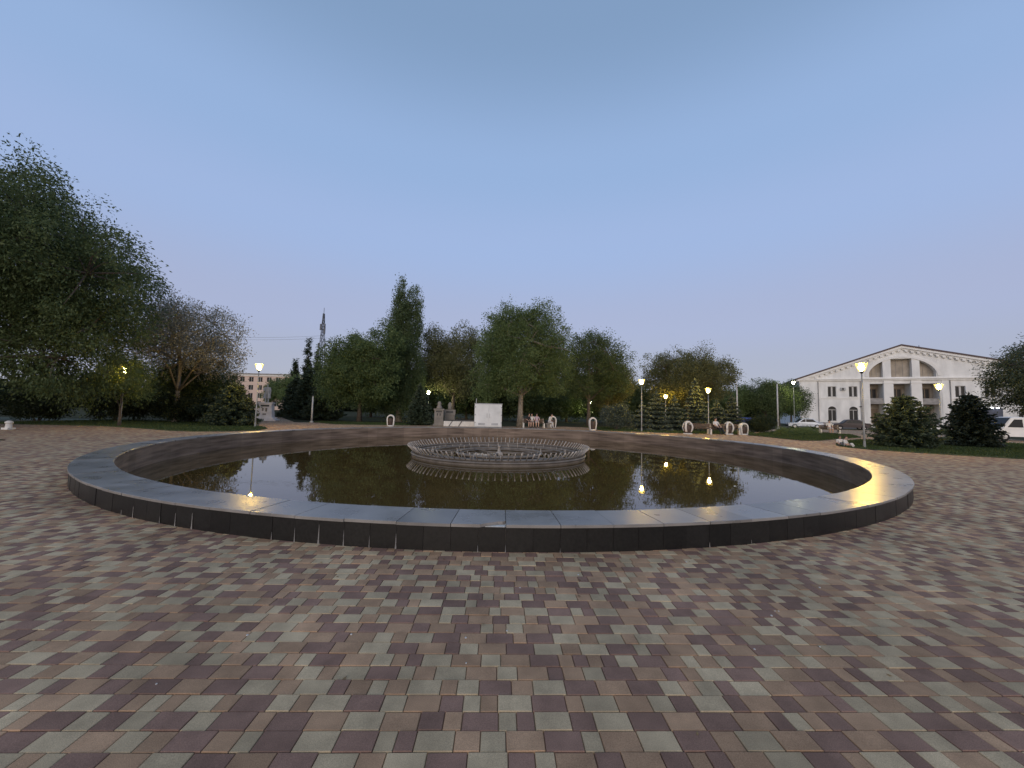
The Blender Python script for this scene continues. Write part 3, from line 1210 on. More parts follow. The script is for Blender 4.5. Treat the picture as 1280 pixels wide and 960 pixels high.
def leaf_quads(cent, size, dirs=None, aspect=.5, droop=0.0, r=rng):
    """diamond leaf for each centre; dirs = preferred growth direction (N,3)"""
    N = len(cent)
    d = r.normal(size=(N, 3))
    if dirs is not None:
        d = d * .55 + dirs
    d[:, 2] -= droop
    d /= np.linalg.norm(d, axis=1)[:, None] + 1e-9
    o = r.normal(size=(N, 3))
    o[:, 2] *= .35
    s = np.cross(d, o)
    s /= np.linalg.norm(s, axis=1)[:, None] + 1e-9
    L = (size * (.6 + .8 * r.random(N)))[:, None]
    v = np.empty((N, 4, 3))
    v[:, 0] = cent - d * L * .5
    v[:, 1] = cent + s * L * aspect * .5
    v[:, 2] = cent + d * L * .5
    v[:, 3] = cent - s * L * aspect * .5
    return v.reshape(-1, 3), np.arange(N * 4).reshape(-1, 4)


def lump(dirs, seed):
    r = np.random.default_rng(seed)
    val = np.zeros(len(dirs))
    for k in range(9):
        w = r.normal(size=3) * (1.5 + k * .6)
        val += np.sin(dirs @ w + r.random() * 6.28) / (1.5 + .35 * k)
    return val


def crown_clusters(lobes, n, seed, rough=.14, inner=.35):
    r = np.random.default_rng(seed)
    vol = np.array([l[3] * l[4] * l[5] for l in lobes]) ** .75
    vol /= vol.sum()
    out, dirs = [], []
    for i, l in enumerate(lobes):
        k = max(6, int(n * vol[i]))
        d = r.normal(size=(k, 3))
        d /= np.linalg.norm(d, axis=1)[:, None]
        u = inner + (1 - inner) * r.random(k) ** .55
        rad = u * (1 + rough * lump(d, seed * 31 + i))
        out.append(np.array(l[:3]) + d * rad[:, None] * np.array(l[3:6]))
        dirs.append(d)
    return np.concatenate(out), np.concatenate(dirs)


def foliage(lobes, n_clu, per, spread, size, seed, droop=.2, aspect=.5, outward=.5, strand=1.0, zmin=.4, inner=.28, rough=.14):
    r = np.random.default_rng(seed)
    n_clu, per, size, spread = int(n_clu * 1.4), per * 1.75, size * .82, spread * .88
    c, d = crown_clusters(lobes, n_clu, seed, rough, inner)
    keep = c[:, 2] > zmin
    c, d = c[keep], d[keep]
    m = (per * (.5 + r.random(len(c)))).astype(int)
    idx = np.repeat(np.arange(len(c)), m)
    sp = (spread * (.6 + .8 * r.random(len(c))))[idx]
    off = np.clip(r.normal(size=(len(idx), 3)), -1.7, 1.7) * sp[:, None] * .5
    off[:, 2] *= strand
    # hang: farther from the cluster core sags
    off[:, 2] -= droop * np.hypot(off[:, 0], off[:, 1]) * .6
    pts = c[idx] + off
    gd = d[idx] * outward + off / (np.linalg.norm(off, axis=1)[:, None] + 1e-6) * .6
    v, q = leaf_quads(pts, size, gd, aspect, droop, r)
    return v, q, c


def trunk_mesh(mb, h, r0, lobes, clusters, seed, lean=(0, 0), twigs=70, top=.72):
    r = random.Random(seed)
    n = 7
    pts, rad = [], []
    tx, ty = lean
    for i in range(n):
        f = i / (n - 1)
        pts.append((tx * f + r.uniform(-.04, .04) * h * .2 * f, ty * f + r.uniform(-.04, .04) * h * .2 * f, h * top * f - (.08 if i == 0 else 0)))
        rad.append(r0 * (1.35 if i == 0 else 1) * (1 - .75 * f))
    mb.tube(pts, rad, 9)
    joints = [Vector(p) for p in pts[2:]]
    for l in lobes:
        tgt = Vector(l[:3])
        st = joints[r.randrange(0, len(joints) - 1)]
        if tgt.z < st.z:
            st = joints[0]
        midp = st.lerp(tgt, .5) + Vector((r.uniform(-.3, .3), r.uniform(-.3, .3), r.uniform(0, .4)))
        mb.tube([st, midp, tgt], [r0 * .42, r0 * .28, r0 * .1], 6)
        joints += [midp, tgt]
    if len(clusters):
        for k in range(twigs):
            c = Vector(clusters[r.randrange(len(clusters))])
            st = min(joints, key=lambda j: (j - c).length)
            midp = st.lerp(c, .55) + Vector((r.uniform(-.15, .15), r.uniform(-.15, .15), r.uniform(-.1, .25)))
            mb.tube([st, midp, c], [r0 * .13 + .008, r0 * .08 + .006, .006], 4, False)
    return mb


def make_tree(name, label, loc, h, lobes, leaf, n_clu, per, spread, size, seed, r0=.22, bark='bark', group=None, cat='tree', twigs=70, lean=(0, 0), top=.72, **kw):
    t = thing(name, label, cat, loc, 0, group)
    v, q, c = foliage(lobes, n_clu, per, spread, size, seed, **kw)
    trunk_mesh(MB(), h, r0, [], [], seed)
    mb = trunk_mesh(MB(), h, r0, lobes, c, seed, lean, twigs, top)
    mb.build('trunk', bark, t, True)
    link('crown', np_mesh('crown', v, q, leaf), t)
    return t


def blob_lobes(n, rx, ry, z0, z1, seed, size=.45, flat=1.0):
    """a crown put together from n overlapping lobes filling an ellipsoid"""
    r = random.Random(seed)
    zc, rz = (z0 + z1) / 2, (z1 - z0) / 2
    L = [(0, 0, zc, rx * .62, ry * .62, rz * .66)]
    for k in range(n):
        a = 2 * PI * (k * .618 + r.random() * .2)
        e = math.asin(max(-.95, min(.95, -0.75 + 1.7 * (k + .5) / n)))
        u = 1 - size
        L.append((rx * u * math.cos(a) * math.cos(e), ry * u * math.sin(a) * math.cos(e), zc + rz * u * math.sin(e),
                  rx * size * r.uniform(.8, 1.25), ry * size * r.uniform(.8, 1.25), rz * size * r.uniform(.75, 1.15) * flat))
    return L


# --- the large elm at the left
make_tree('elm_tree', 'huge dark elm with drooping twigs towering over the left lawn', (-31.8, 21.8, 0), 15.4,
          blob_lobes(22, 10.3, 8.0, 2.0, 15.4, 3, .40) + [(8.2, -1, 8.6, 3.0, 2.6, 2.2), (6.6, 0, 11.2, 3.0, 2.6, 2.0), (3.6, 0, 13.4, 3.0, 2.6, 1.7), (2.4, 0, 14.9, 2.6, 2.4, 1.5), (7.6, 0, 5.8, 2.6, 2.4, 2.0), (6.0, 0, 4.0, 3.0, 3.0, 2.0), (2.0, -1, 3.6, 3.6, 3.0, 2.0), (-3, -2, 3.8, 4, 3, 2.2), (4.5, 3, 3.0, 3, 3, 1.8)],
          'leaf_elm', 1750, 60, 1.05, .20, 11, .42, droop=.5, strand=.7, twigs=260, rough=.12, aspect=.4)
# --- grey-leaved tree beside it
make_tree('olive_tree', 'sparse silvery grey tree with open crown beside the big elm', (-26.9, 31, 0), 10.4,
          blob_lobes(16, 5.2, 4.6, 3.0, 10.7, 5, .36), 'leaf_olive', 430, 42, .8, .15, 21, .2, bark='bark_pale', droop=.15, twigs=240, rough=.16, inner=.5)
make_tree('young_tree', 'small leafy tree wrapped round a lit lamp on the left lawn', (-25.05, 24.75, 0), 4.8,
          blob_lobes(8, 1.7, 1.5, 1.7, 4.9, 8, .42), 'leaf_green', 150, 40, .5, .12, 31, .07, droop=.3, twigs=50)
make_tree('shade_tree', 'broad low dark tree under the grey-leaved tree', (-28.6, 34.5, 0), 6.0,
          blob_lobes(10, 3.9, 3.4, .3, 6.0, 9, .42), 'leaf_elm', 420, 42, .8, .19, 41, .16, droop=.3)
# --- trees across the plaza
make_tree('round_tree', 'dense rounded tree left of the tall poplar', (-16.9, 43, 0), 10.6,
          blob_lobes(16, 4.9, 4.6, .5, 10.4, 12, .40) + [(2.6, -.5, 9.4, 2.2, 2.0, 1.6)], 'leaf_green', 820, 46, .85, .21, 51, .24, droop=.4, strand=.8)
pop_l = [(-.5, 0, 2.0 + k * 1.28, 1.9 - .085 * k - (.5 if k > 9 else 0), 1.8 - .085 * k, 1.55) for k in range(12)] + \
        [(1.15, .2, 3 + k * 1.32, 1.75 - .085 * k, 1.6 - .08 * k, 1.5) for k in range(10)]
make_tree('poplar_tree', 'tall columnar poplar rising above its neighbours', (-13.4, 46, 0), 17.4, pop_l, 'leaf_poplar', 900, 42, .55, .2, 61, .3,
          bark='bark_pale', droop=-.2, strand=1.6, top=.9, inner=.4, rough=.10)
make_tree('broad_tree', 'reddish green tree between the poplar and the white booth', (-7.6, 50, 0), 13.4,
          blob_lobes(14, 5.1, 4.2, 1.3, 13.3, 15, .38), 'leaf_warm', 620, 44, .85, .21, 71, .26, droop=-.1, strand=1.2, rough=.16)
make_tree('broad_tree', 'largest broad tree behind the white booth and people on bench', (.9, 38.6, 0), 12.8,
          blob_lobes(20, 5.2, 4.4, 1.7, 12.5, 18, .38) + [(-3.2, -.6, 4.2, 1.9, 1.8, 1.9), (1.8, 0, 11.3, 2.2, 2.0, 1.5), (-1.2, 0, 10.9, 2.0, 2.0, 1.6)], 'leaf_green', 1050, 46, .8, .18, 81, .3,
          bark='bark_pale', droop=.3, rough=.15, twigs=120)
make_tree('open_tree', 'loose grey-green tree right of the largest broad tree', (8.9, 44.5, 0), 11.9,
          blob_lobes(15, 4.8, 3.8, 1.2, 11.9, 22, .36), 'leaf_elm', 520, 42, .8, .19, 91, .22, droop=.2, rough=.18, twigs=110)
make_tree('open_tree', 'rounded dark tree crowding the loose grey-green tree', (12.0, 48, 0), 8.6,
          blob_lobes(10, 3.4, 3.2, 1.6, 8.4, 24, .40), 'leaf_warm', 320, 42, .8, .2, 92, .2, droop=.3)
make_tree('spreading_tree', 'wide spreading tree above the row of blue spruces', (22.2, 48.5, 0), 10.3,
          blob_lobes(16, 6.2, 5.0, 1.6, 10.3, 26, .38), 'leaf_warm', 700, 46, .85, .2, 101, .26, droop=.1, rough=.16, twigs=110)
for i, (x, y, h, rx, lf) in enumerate([(36.4, 63, 6.9, 3.4, 'leaf_green'), (40.2, 61, 8.0, 3.3, 'leaf_elm'), (44.4, 64, 7.4, 3.2, 'leaf_green'), (48.6, 67, 8.2, 3.0, 'leaf_elm'), (33.0, 66, 7.0, 3.2, 'leaf_elm')]):
    make_tree('park_tree', ['leafy belt tree standing between the two tall pale poles', 'highest belt tree right of the plain pale pole', 'belt tree lit by the tall white lamp',
                            'belt tree touching the left end of the white hall', 'belt tree behind the floodlight pole'][i], (x, y, 0), h, blob_lobes(9, rx, rx, .8, h, 40 + i, .42), lf, 230, 42, .8, .22, 111 + i, .18,
              droop=.2, group='trees in the belt beside the hall')
# far poplars and trees behind the statue avenue
for i, (x, y, h, rx, lab) in enumerate([(-53.5, 100, 17.4, 1.3, 'tallest thin dark poplar far beyond the statue avenue'), (-51.3, 101, 14.4, 1.4, 'shorter thin poplar beside the tallest far poplar'), (-56.2, 99, 11.8, 1.3, 'lowest far poplar standing apart behind the spruces')]):
    make_tree('far_poplar', lab, (x, y, 0), h, [(0, 0, 1.5 + k * h / 9, rx * (1 - .06 * k), rx * (1 - .06 * k), h / 8) for k in range(9)], 'leaf_dark', 120, 30, .7, .4, 130 + i, .2, droop=-.3, strand=1.5, top=.9)
for i, (x, y, h, rx, lab) in enumerate([(-79, 106, 7.0, 3.4, 'rounded green tree before the left half of apartment block'), (-66.5, 108, 9.2, 3.2, 'low tree rising right behind the statue'),
                                         (-44, 78, 8.2, 4.4, 'broad tree behind the arm street lamps')]):
    make_tree('avenue_tree', lab, (x, y, 0), h, blob_lobes(8, rx, rx, 1.2, h, 50 + i, .42), 'leaf_green', 180, 36, 1.0, .34, 140 + i, .2, droop=.1)
# trees closing the background between the trunks
for i, (x, y, h, rx) in enumerate([(-24, 66, 8.0, 4.6), (-18, 62, 8.5, 4.6), (-12.5, 65, 8.5, 4.6), (-7, 60, 8, 4.4), (-1.5, 63, 8.5, 4.6), (4, 58, 7.5, 4.4), (9, 63, 8, 4.6), (14.5, 59, 7, 4.4),
                                     (19.5, 63, 7.5, 4.6), (24.5, 59, 6.5, 4.4), (29.5, 63, 6.5, 4.4)]):
    make_tree('background_tree', 'dark tree in the shaded background beyond the plaza trees', (x, y, 0), h, blob_lobes(9, rx, rx * .8, -.3, h, 60 + i, .44), 'leaf_elm', 230, 34, 1.1, .40, 150 + i, .2,
              droop=.2, group='trees in the shaded background', zmin=.1)
# right edge tree
make_tree('thuja_tree', 'feathery evergreen tree reaching in beside the white hall', (28.1, 18.6, 0), 6.6,
          blob_lobes(14, 3.7, 3.2, 1.2, 6.6, 33, .38) + [(-3.0, 0, 4.3, 1.4, 1.2, 1.0)], 'needle', 820, 52, .6, .15, 121, .2, droop=.3, strand=.6, aspect=.3, rough=.16, twigs=120)

# --- dark shrubs under the trees at the left
def make_shrub(name, label, loc, rx, ry, h, leaf, n, seed, group=None, size=.14, per=40):
    t = thing(name, label, 'shrub', loc, 0, group)
    v, q, c = foliage(blob_lobes(7, rx, ry, -.1, h, seed, .45), n, per, .45, size, seed, droop=.1, zmin=.05)
    mb = MB()
    r = random.Random(seed)
    for k in range(7):
        a = r.random() * 6.28
        mb.tube([(0.1 * math.cos(a), .1 * math.sin(a), -.05), (rx * .4 * math.cos(a), ry * .4 * math.sin(a), h * .6)], [.03, .012], 5)
    mb.build('stem', 'bark', t)
    link('foliage', np_mesh('foliage', v, q, leaf), t)
    return t


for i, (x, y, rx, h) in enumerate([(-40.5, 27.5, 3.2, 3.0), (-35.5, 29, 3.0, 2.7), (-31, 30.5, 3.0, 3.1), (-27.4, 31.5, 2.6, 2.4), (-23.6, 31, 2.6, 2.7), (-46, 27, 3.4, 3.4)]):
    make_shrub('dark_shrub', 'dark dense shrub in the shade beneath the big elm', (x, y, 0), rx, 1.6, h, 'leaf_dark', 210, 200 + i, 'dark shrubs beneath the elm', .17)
make_shrub('round_shrub', 'dark round shrub beside the farthest white litter bin', (25.4, 39.6, 0), 1.65, 1.5, 1.65, 'leaf_dark', 190, 221, None, .12)
make_shrub('round_shrub', 'grey-green rounded shrub left of the pale cone spruce', (9.9, 36.4, 0), 1.5, 1.3, 2.5, 'needle_blue', 170, 222, None, .14)
hedge = thing('low_hedge', 'low clipped hedge on the lawn before the parked cars', 'hedge', (25.4, 34.6, 0), .55)
v, q, c = foliage([(-2.6 + k * .75, 0, .2, .7, .55, .42) for k in range(9)], 220, 40, .3, .09, 231, zmin=.02)
link('foliage', np_mesh('foliage', v, q, 'leaf_green'), hedge)
mb = MB()
for k in range(9):
    mb.tube([(-2.6 + k * .75, 0, -.05), (-2.6 + k * .75 + .1, .05, .35)], [.03, .012], 5)
mb.build('stem', 'bark', hedge)


# --- spruces
def spruce_mesh(h, r, seed, full=.5, tiers=None, droop=.25, size=.2):
    """needle sprays along whorled boughs"""
    g = np.random.default_rng(seed)
    pts, dirs = [], []
    tiers = tiers or int(h / .2)
    bough = []
    for k in range(tiers):
        f = (k + .3) / tiers
        z = h * (.03 + .97 * f)
        R = r * (1 - f) ** full * (.88 + .24 * g.random())
        nb = max(5, int(9 + 9 * (1 - f)))
        a0 = g.random() * 6.28
        for b in range(nb):
            a = a0 + 2 * PI * b / nb + g.normal() * .12
            Rb = R * (.78 + .4 * g.random())
            n = max(3, int(Rb / .075))
            u = np.linspace(.12, 1, n) + g.normal(size=n) * .02
            zz = z + .10 * Rb - droop * Rb * u + .22 * Rb * u ** 3
            x, y = np.cos(a) * Rb * u, np.sin(a) * Rb * u
            bough.append(((0, 0, z + .08 * Rb), (x[-1], y[-1], zz[-1])))
            for side in (-1, 0, 1):
                wv = .20 * Rb * (1.15 - u) * side + g.normal(size=n) * .03
                pts.append(np.c_[x - np.sin(a) * wv, y + np.cos(a) * wv, zz + g.normal(size=n) * .03 - abs(side) * .02])
                dd = np.tile([np.cos(a + side * .7), np.sin(a + side * .7), -.12], (n, 1))
                dirs.append(dd)
    # leader
    n = 14
    pts.append(np.c_[g.normal(size=n) * .03, g.normal(size=n) * .03, h * (.93 + .09 * np.linspace(0, 1, n))])
    dirs.append(np.tile([0, 0, 1.5], (n, 1)))
    P, D = np.concatenate(pts), np.concatenate(dirs)
    P = np.repeat(P, 2, 0) + g.normal(size=(len(P) * 2, 3)) * .035
    D = np.repeat(D, 2, 0)
    ok = P[:, 2] > .02
    v, q = leaf_quads(P[ok], size, D[ok] * 1.4, .36, .1, g)
    mb = MB().tube([(0, 0, -.05), (0, 0, h * .5), (0, 0, h * .97)], [.035 * h ** .8, .02 * h ** .8, .008], 7)
    for b in bough[::4]:
        mb.tube(b, [.014, .005], 4, False)
    return v, q, mb


def make_spruce(name, label, loc, h, r, leaf, seed, group=None, **kw):
    t = thing(name, label, 'spruce', loc, 0, group)
    v, q, mb = spruce_mesh(h, r, seed, **kw)
    mb.build('trunk', 'bark', t)
    link('crown', np_mesh('crown', v, q, leaf), t)
    return t


make_spruce('spruce_tree', 'broad rounded spruce beside the lit lamp before the hall', (22.35, 21.9, 0), 2.95, 1.5, 'needle', 301, full=.42, size=.19)
make_spruce('spruce_tree', 'darker upright spruce on the lawn between lamp and evergreen', (28.3, 23.8, 0), 3.25, 1.25, 'needle_dark', 302, full=.38, size=.19)
make_spruce('spruce_tree', 'bushy dark spruce on the left lawn beside the tall lamp', (-20.5, 28.4, 0), 3.15, 1.7, 'needle', 303, full=.55)
make_spruce('spruce_tree', 'small dark spruce in front of the grey stone pillars', (-8.9, 37.4, 0), 3.9, 1.35, 'needle', 304, full=.7)
SPR = [(12.4, 36.6, 2.6, 1.25, 'needle_blue', 'pale squat cone spruce behind the first plaza lamp'),
       (13.9, 37.0, 3.7, 1.5, 'needle_blue', 'grey-green spruce between the pale cone spruce and bin'),
       (16.2, 38.3, 3.3, 1.4, 'needle_blue', 'blue spruce behind the plump white bin'),
       (18.4, 38.6, 5.1, 1.55, 'needle_blue', 'tallest blue spruce lit yellow by the lamp'),
       (20.7, 38.8, 3.0, 1.4, 'needle_blue', 'low blue spruce behind the occupied bench'),
       (22.5, 39.3, 3.6, 1.35, 'needle_blue', 'last blue spruce of the row beside the round shrub')]
for i, (x, y, h, r, lf, lab) in enumerate(SPR):
    make_spruce('blue_spruce', lab, (x, y, 0), h, r, lf, 310 + i, 'row of blue spruces behind the benches', full=.8, size=.30, tiers=int(h / .38), droop=.4)
for i, (x, y, h, r, lab) in enumerate([(-26.9, 48, 5.2, 1.8, 'dark spruce nearest the statue across the avenue'), (-24.7, 47, 6.4, 2.2, 'tallest dark spruce along the statue avenue'), (-22.2, 45.5, 4.6, 2.2, 'low dark spruce behind the short white post'), (-28.6, 54, 6.2, 2.0, 'slim dark spruce behind the spruce nearest the statue')]):
    make_spruce('dark_spruce', lab, (x, y, 0), h, r, 'needle', 330 + i, 'dark spruces along the statue avenue', full=.6, size=.3, tiers=18)

# far wood that closes the horizon
r9 = np.random.default_rng(99)
lob = []
for k in range(90):
    a = -1.15 + 2.3 * k / 89
    if -.70 < a < -.455:
        continue
    R = 150 + 12 * r9.random()
    lob.append((R * math.sin(a), R * math.cos(a), 2.6, 5, 3, 4.5 + 2.5 * r9.random()))
v, q, c = foliage(lob, 2000, 22, 2.2, 1.5, 401, zmin=.2, inner=.6)
tag(link('distant_wood', np_mesh('distant_wood', v, q, 'leaf_dark')), 'dark belt of distant trees closing the horizon', 'wood', kind='stuff')

# ================================================================== lamps


def make_lamp(loc, h, label, glow='lamp_glow', group='lit park lamps', scale=1.0):
    t = thing('park_lamp', label, 'lamp', loc, 0, group)
    MB().tube([(0, 0, -.02), (0, 0, .9), (0, 0, h - .42)], [.052, .047, .032], 10).build('pole', 'pole_grey', t, True)
    MB().lathe([(0, .0), (.13, .0), (.13, .04), (.06, .07), (.058, .35), (.05, .37)], 12).build('base_flange', 'pole_grey', t)
    MB().lathe([(.032, h - .46), (.06, h - .44), (.06, h - .40), (.11, h - .36), (.11, h - .34), (0, h - .34)], 12).build('collar', 'cap_dark', t)
    MB().lathe([(.13, h - .335), (.19, h - .18), (.275, h + .10)], 16).build('glass_shade', glow + '_shade', t, True)
    MB().lathe([(.0, h - .30), (.06, h - .28), (.115, h - .18), (.13, h - .10), (.11, h - .02), (.05, h + .03), (0, h + .04)], 14).build('bulb', glow, t, True)
    MB().lathe([(0, h + .16), (.09, h + .15), (.29, h + .108), (.29, h + .102), (0, h + .103)], 16).build('cap', 'cap_dark', t)
    return t


for x, y, h, lab, gl in [
    (-18.17, 27.5, 4.40, 'lit lamp on tall grey pole beside the bushy left spruce', 'lamp_glow'),
    (11.48, 34.0, 4.48, 'lit lamp on pole before the pale squat cone spruce', 'lamp_glow'),
    (18.5, 36.2, 4.0, 'lit lamp on pole among the benches and white bins', 'lamp_glow'),
    (19.45, 21.3, 4.55, 'lit lamp on pole at the lawn corner by broad rounded spruce', 'lamp_glow'),
    (33.95, 30.5, 4.35, 'lit lamp rising between two spruces before the loggia', 'lamp_glow'),
    (-25.25, 25.0, 3.75, 'lit lamp half hidden by a small leafy tree', 'lamp_glow'),
    (-44.0, 60.0, 4.4, 'distant orange lamp seen above the bushy left spruce', 'lamp_glow_orange'),
    (-10.6, 49.0, 3.75, 'lit greenish lamp among leaves above the stone pillars', 'lamp_glow_white'),
    (-11.3, 70.0, 2.6, 'small orange lamp behind the stone pillars', 'lamp_glow_orange'),
    (18.0, 45.0, 3.75, 'lit lamp half hidden behind the blue spruces', 'lamp_glow'),
    (12.28, 60.0, 3.3, 'small white lamp in the shade behind the single arched bin', 'lamp_glow_white'),
    (44.4, 60.5, 7.1, 'tall white lamp lighting leaves left of the hall', 'lamp_glow_white'),
]:
    make_lamp((x, y, 0), h, lab, gl)


def arm_lamp(loc, h, dx, dz, label):
    t = thing('street_lamp', label, 'street lamp', loc, 0, 'unlit arm street lamps')
    MB().tube([(0, 0, -.02), (0, 0, h * .6), (0, 0, h)], [.09, .075, .05], 8).build('pole', 'pole_white', t, True)
    MB().tube([(0, 0, h - .02), (dx * .3, 0, h + dz * .5), (dx, 0, h + dz)], [.045, .04, .035], 7).build('arm', 'pole_white', t, True)
    mb = MB()
    x0, x1 = sorted((dx * .95, dx * 1.5))
    mb.taper((x0 + x1) / 2, 0, h + dz - .02, h + dz + .12, abs(x1 - x0) / 2, .13, abs(x1 - x0) / 2 * .7, .08)
    mb.build('lamp_head', 'pole_white', t)


arm_lamp((-32.0, 60, 0), 4.85, -1.25, .4, 'unlit curved arm street lamp beside the tallest avenue spruce')
arm_lamp((-28.2, 55, 0), 5.3, -1.1, .5, 'unlit arm street lamp half hidden by the rounded tree')


def post(loc, h, r, label, m='pole_white', head=False):
    t = thing('post', label, 'post', loc)
    MB().tube([(0, 0, -.02), (0, 0, h)], [r, r * .75], 8).build('shaft', m, t, True)
    MB().lathe([(0, 0), (r * 1.8, 0), (r * 1.8, .1), (r, .14)], 10).build('foot', m, t)
    if head:
        MB().tube([(0, 0, h - .03), (-.45, 0, h + .5)], .03, 6).build('arm', 'pole_grey', t)
        MB().box(-.72, -.38, -.12, .12, h + .5, h + .58).build('floodlight', 'led_white', t)
    else:
        MB().lathe([(r * .75, h - .002), (r * 1.1, h), (r * 1.1, h + .08), (0, h + .12)], 8).build('cap', 'cap_dark', t)
    return t


post((-19.5, 37.8, 0), 2.55, .09, 'short whitish concrete post at the mouth of the avenue')
post((29.7, 50.7, 0), 6.3, .11, 'tall pale pole with white floodlight beside the spreading tree', head=True)
post((35.45, 51.3, 0), 6.0, .10, 'tall plain pale pole before the tree belt')

# ================================================================== litter bins, benches


def make_bin(loc, rz, label, w=.36, h=1.05, arch=False):
    t = thing('litter_bin', label, 'litter bin', loc, rz, 'white concrete litter bins')
    MB().lathe([(0, 0), (w * .82, 0), (w * .85, .06), (w * .7, .1), (0, .1)], 16).build('foot', 'white_concrete', t)
    for k in range(2):
        mb = MB()
        n = 18
        prof = []
        for i in range(n + 1):
            a = -PI / 2 + .35 + (2 * PI - .7) * i / n
            prof.append((w * math.cos(a), h * .53 + (h * .47) * math.sin(a)))
        if arch:
            if k == 1:
                continue
            prof = [(.80 * w, .05), (.93 * w, .3 * h), (w, .55 * h)] + [(w * math.cos(a), .66 * h + .34 * h * math.sin(a)) for a in np.linspace(.1, PI - .1, 11)] + [(-w, .55 * h), (-.93 * w, .3 * h), (-.80 * w, .05)]
            n = len(prof) - 1
        bw, th = (.16, .09) if arch else (.07, .07)
        for (x, z) in prof:
            c = Vector((x, 0, z - h * .53))
            nn = Vector((c.x / w, 0, c.z / (h * .47))).normalized()
            for yy, rr in ((-bw, 0), (bw, 0), (bw, -th), (-bw, -th)):
                mb.v.append((x + nn.x * rr, yy, z + nn.z * rr))
        for i in range(n):
            for j in range(4):
                a, b = i * 4 + j, i * 4 + (j + 1) % 4
                mb.f.append((a, b, b + 4, a + 4))
        mb.build('hoop', 'white_concrete', t, rz=k * PI / 2)
    MB().lathe([(0, .1), (w * .62, .1), (w * .78, h * .4), (w * .74, h * .66), (w * .66, h * .70), (w * .60, h * .66), (w * .6, h * .3), (0, h * .3)], 16).build('bucket', 'bin_brown', t)
    MB().lathe([(0, h - .10), (w * .45, h - .12), (w * .42, h - .02), (.1, h + .01), (0, h + .012)], 14).build('cap', 'white_concrete', t)
    return t


make_bin((-10.4, 33.4, 0), .15, 'white arched litter bin standing before the poplar trunks', .32, 1.0, True)
make_bin((7.3, 34.6, 0), .1, 'single white arched litter bin right of the seated people', .34, 1.15, True)
make_bin((14.4, 31.5, 0), .75, 'plump white litter bin at the near end of the bench row', .42, 1.08)
make_bin((18.3, 32.5, 0), .75, 'white litter bin beside the bench with a lounging person', .40, 1.08)
make_bin((19.6, 32.6, 0), .2, 'last white litter bin at the lawn tip', .36, 1.0, True)
make_bin((4.1, 37.9, 0), .1, 'white arched litter bin beside a person in white clothes', .32, 1.15, True)


def make_bench(loc, rz, length, label):
    t = thing('park_bench', label, 'bench', loc, rz, 'benches with white concrete ends')
    for sx in (-1, 1):
        x = sx * (length / 2 - .06)
        mb = MB()
        poly = [(-.28, 0), (-.16, 0), (-.08, .26), (.08, .26), (.16, 0), (.28, 0), (.26, .45), (.36, .86), (.27, .88), (.17, .47), (-.3, .45), (-.3, .38)]
        n = len(poly)
        mb.v += [(x - .05, y, z) for y, z in poly] + [(x + .05, y, z) for y, z in poly]
        mb.f.append(tuple(range(n)))
        mb.f.append(tuple(range(n, 2 * n))[::-1])
        for i in range(n):
            j = (i + 1) % n
            mb.f.append((i, j, n + j, n + i))
        mb.build('end_frame', 'white_concrete', t)
    for k in range(4):
        MB().box(-length / 2, length / 2, -.30 + k * .125, -.30 + k * .125 + .10, .452, .485).build('seat_slat', 'wood_slat', t)
    for k in range(3):
        MB().add([(-length / 2, .175 + k * .04, .53 + k * .12), (length / 2, .175 + k * .04, .53 + k * .12), (length / 2, .205 + k * .04, .62 + k * .12), (-length / 2, .205 + k * .04, .62 + k * .12),
                  (-length / 2, .145 + k * .04, .54 + k * .12), (length / 2, .145 + k * .04, .54 + k * .12), (length / 2, .175 + k * .04, .63 + k * .12), (-length / 2, .175 + k * .04, .63 + k * .12)],
                 [(0, 1, 2, 3), (4, 7, 6, 5), (0, 4, 5, 1), (1, 5, 6, 2), (2, 6, 7, 3), (3, 7, 4, 0)]).build('back_slat', 'wood_slat', t)
    return t


make_bench((15.75, 32.2, 0), -.35, 1.7, 'empty bench beside the plump white bin')
make_bench((17.35, 32.55, 0), -.35, 1.5, 'bench on which a person in white shirt lounges')
make_bench((18.95, 33.0, 0), -.35, 1.0, 'short bench between the two right litter bins')
make_bench((2.15, 37.0, 0), .12, 2.1, 'bench with two seated people under the largest tree')
make_bench((31.8, 38.6, 0), -.4, 1.6, 'bench with a person in white beside the low hedge')


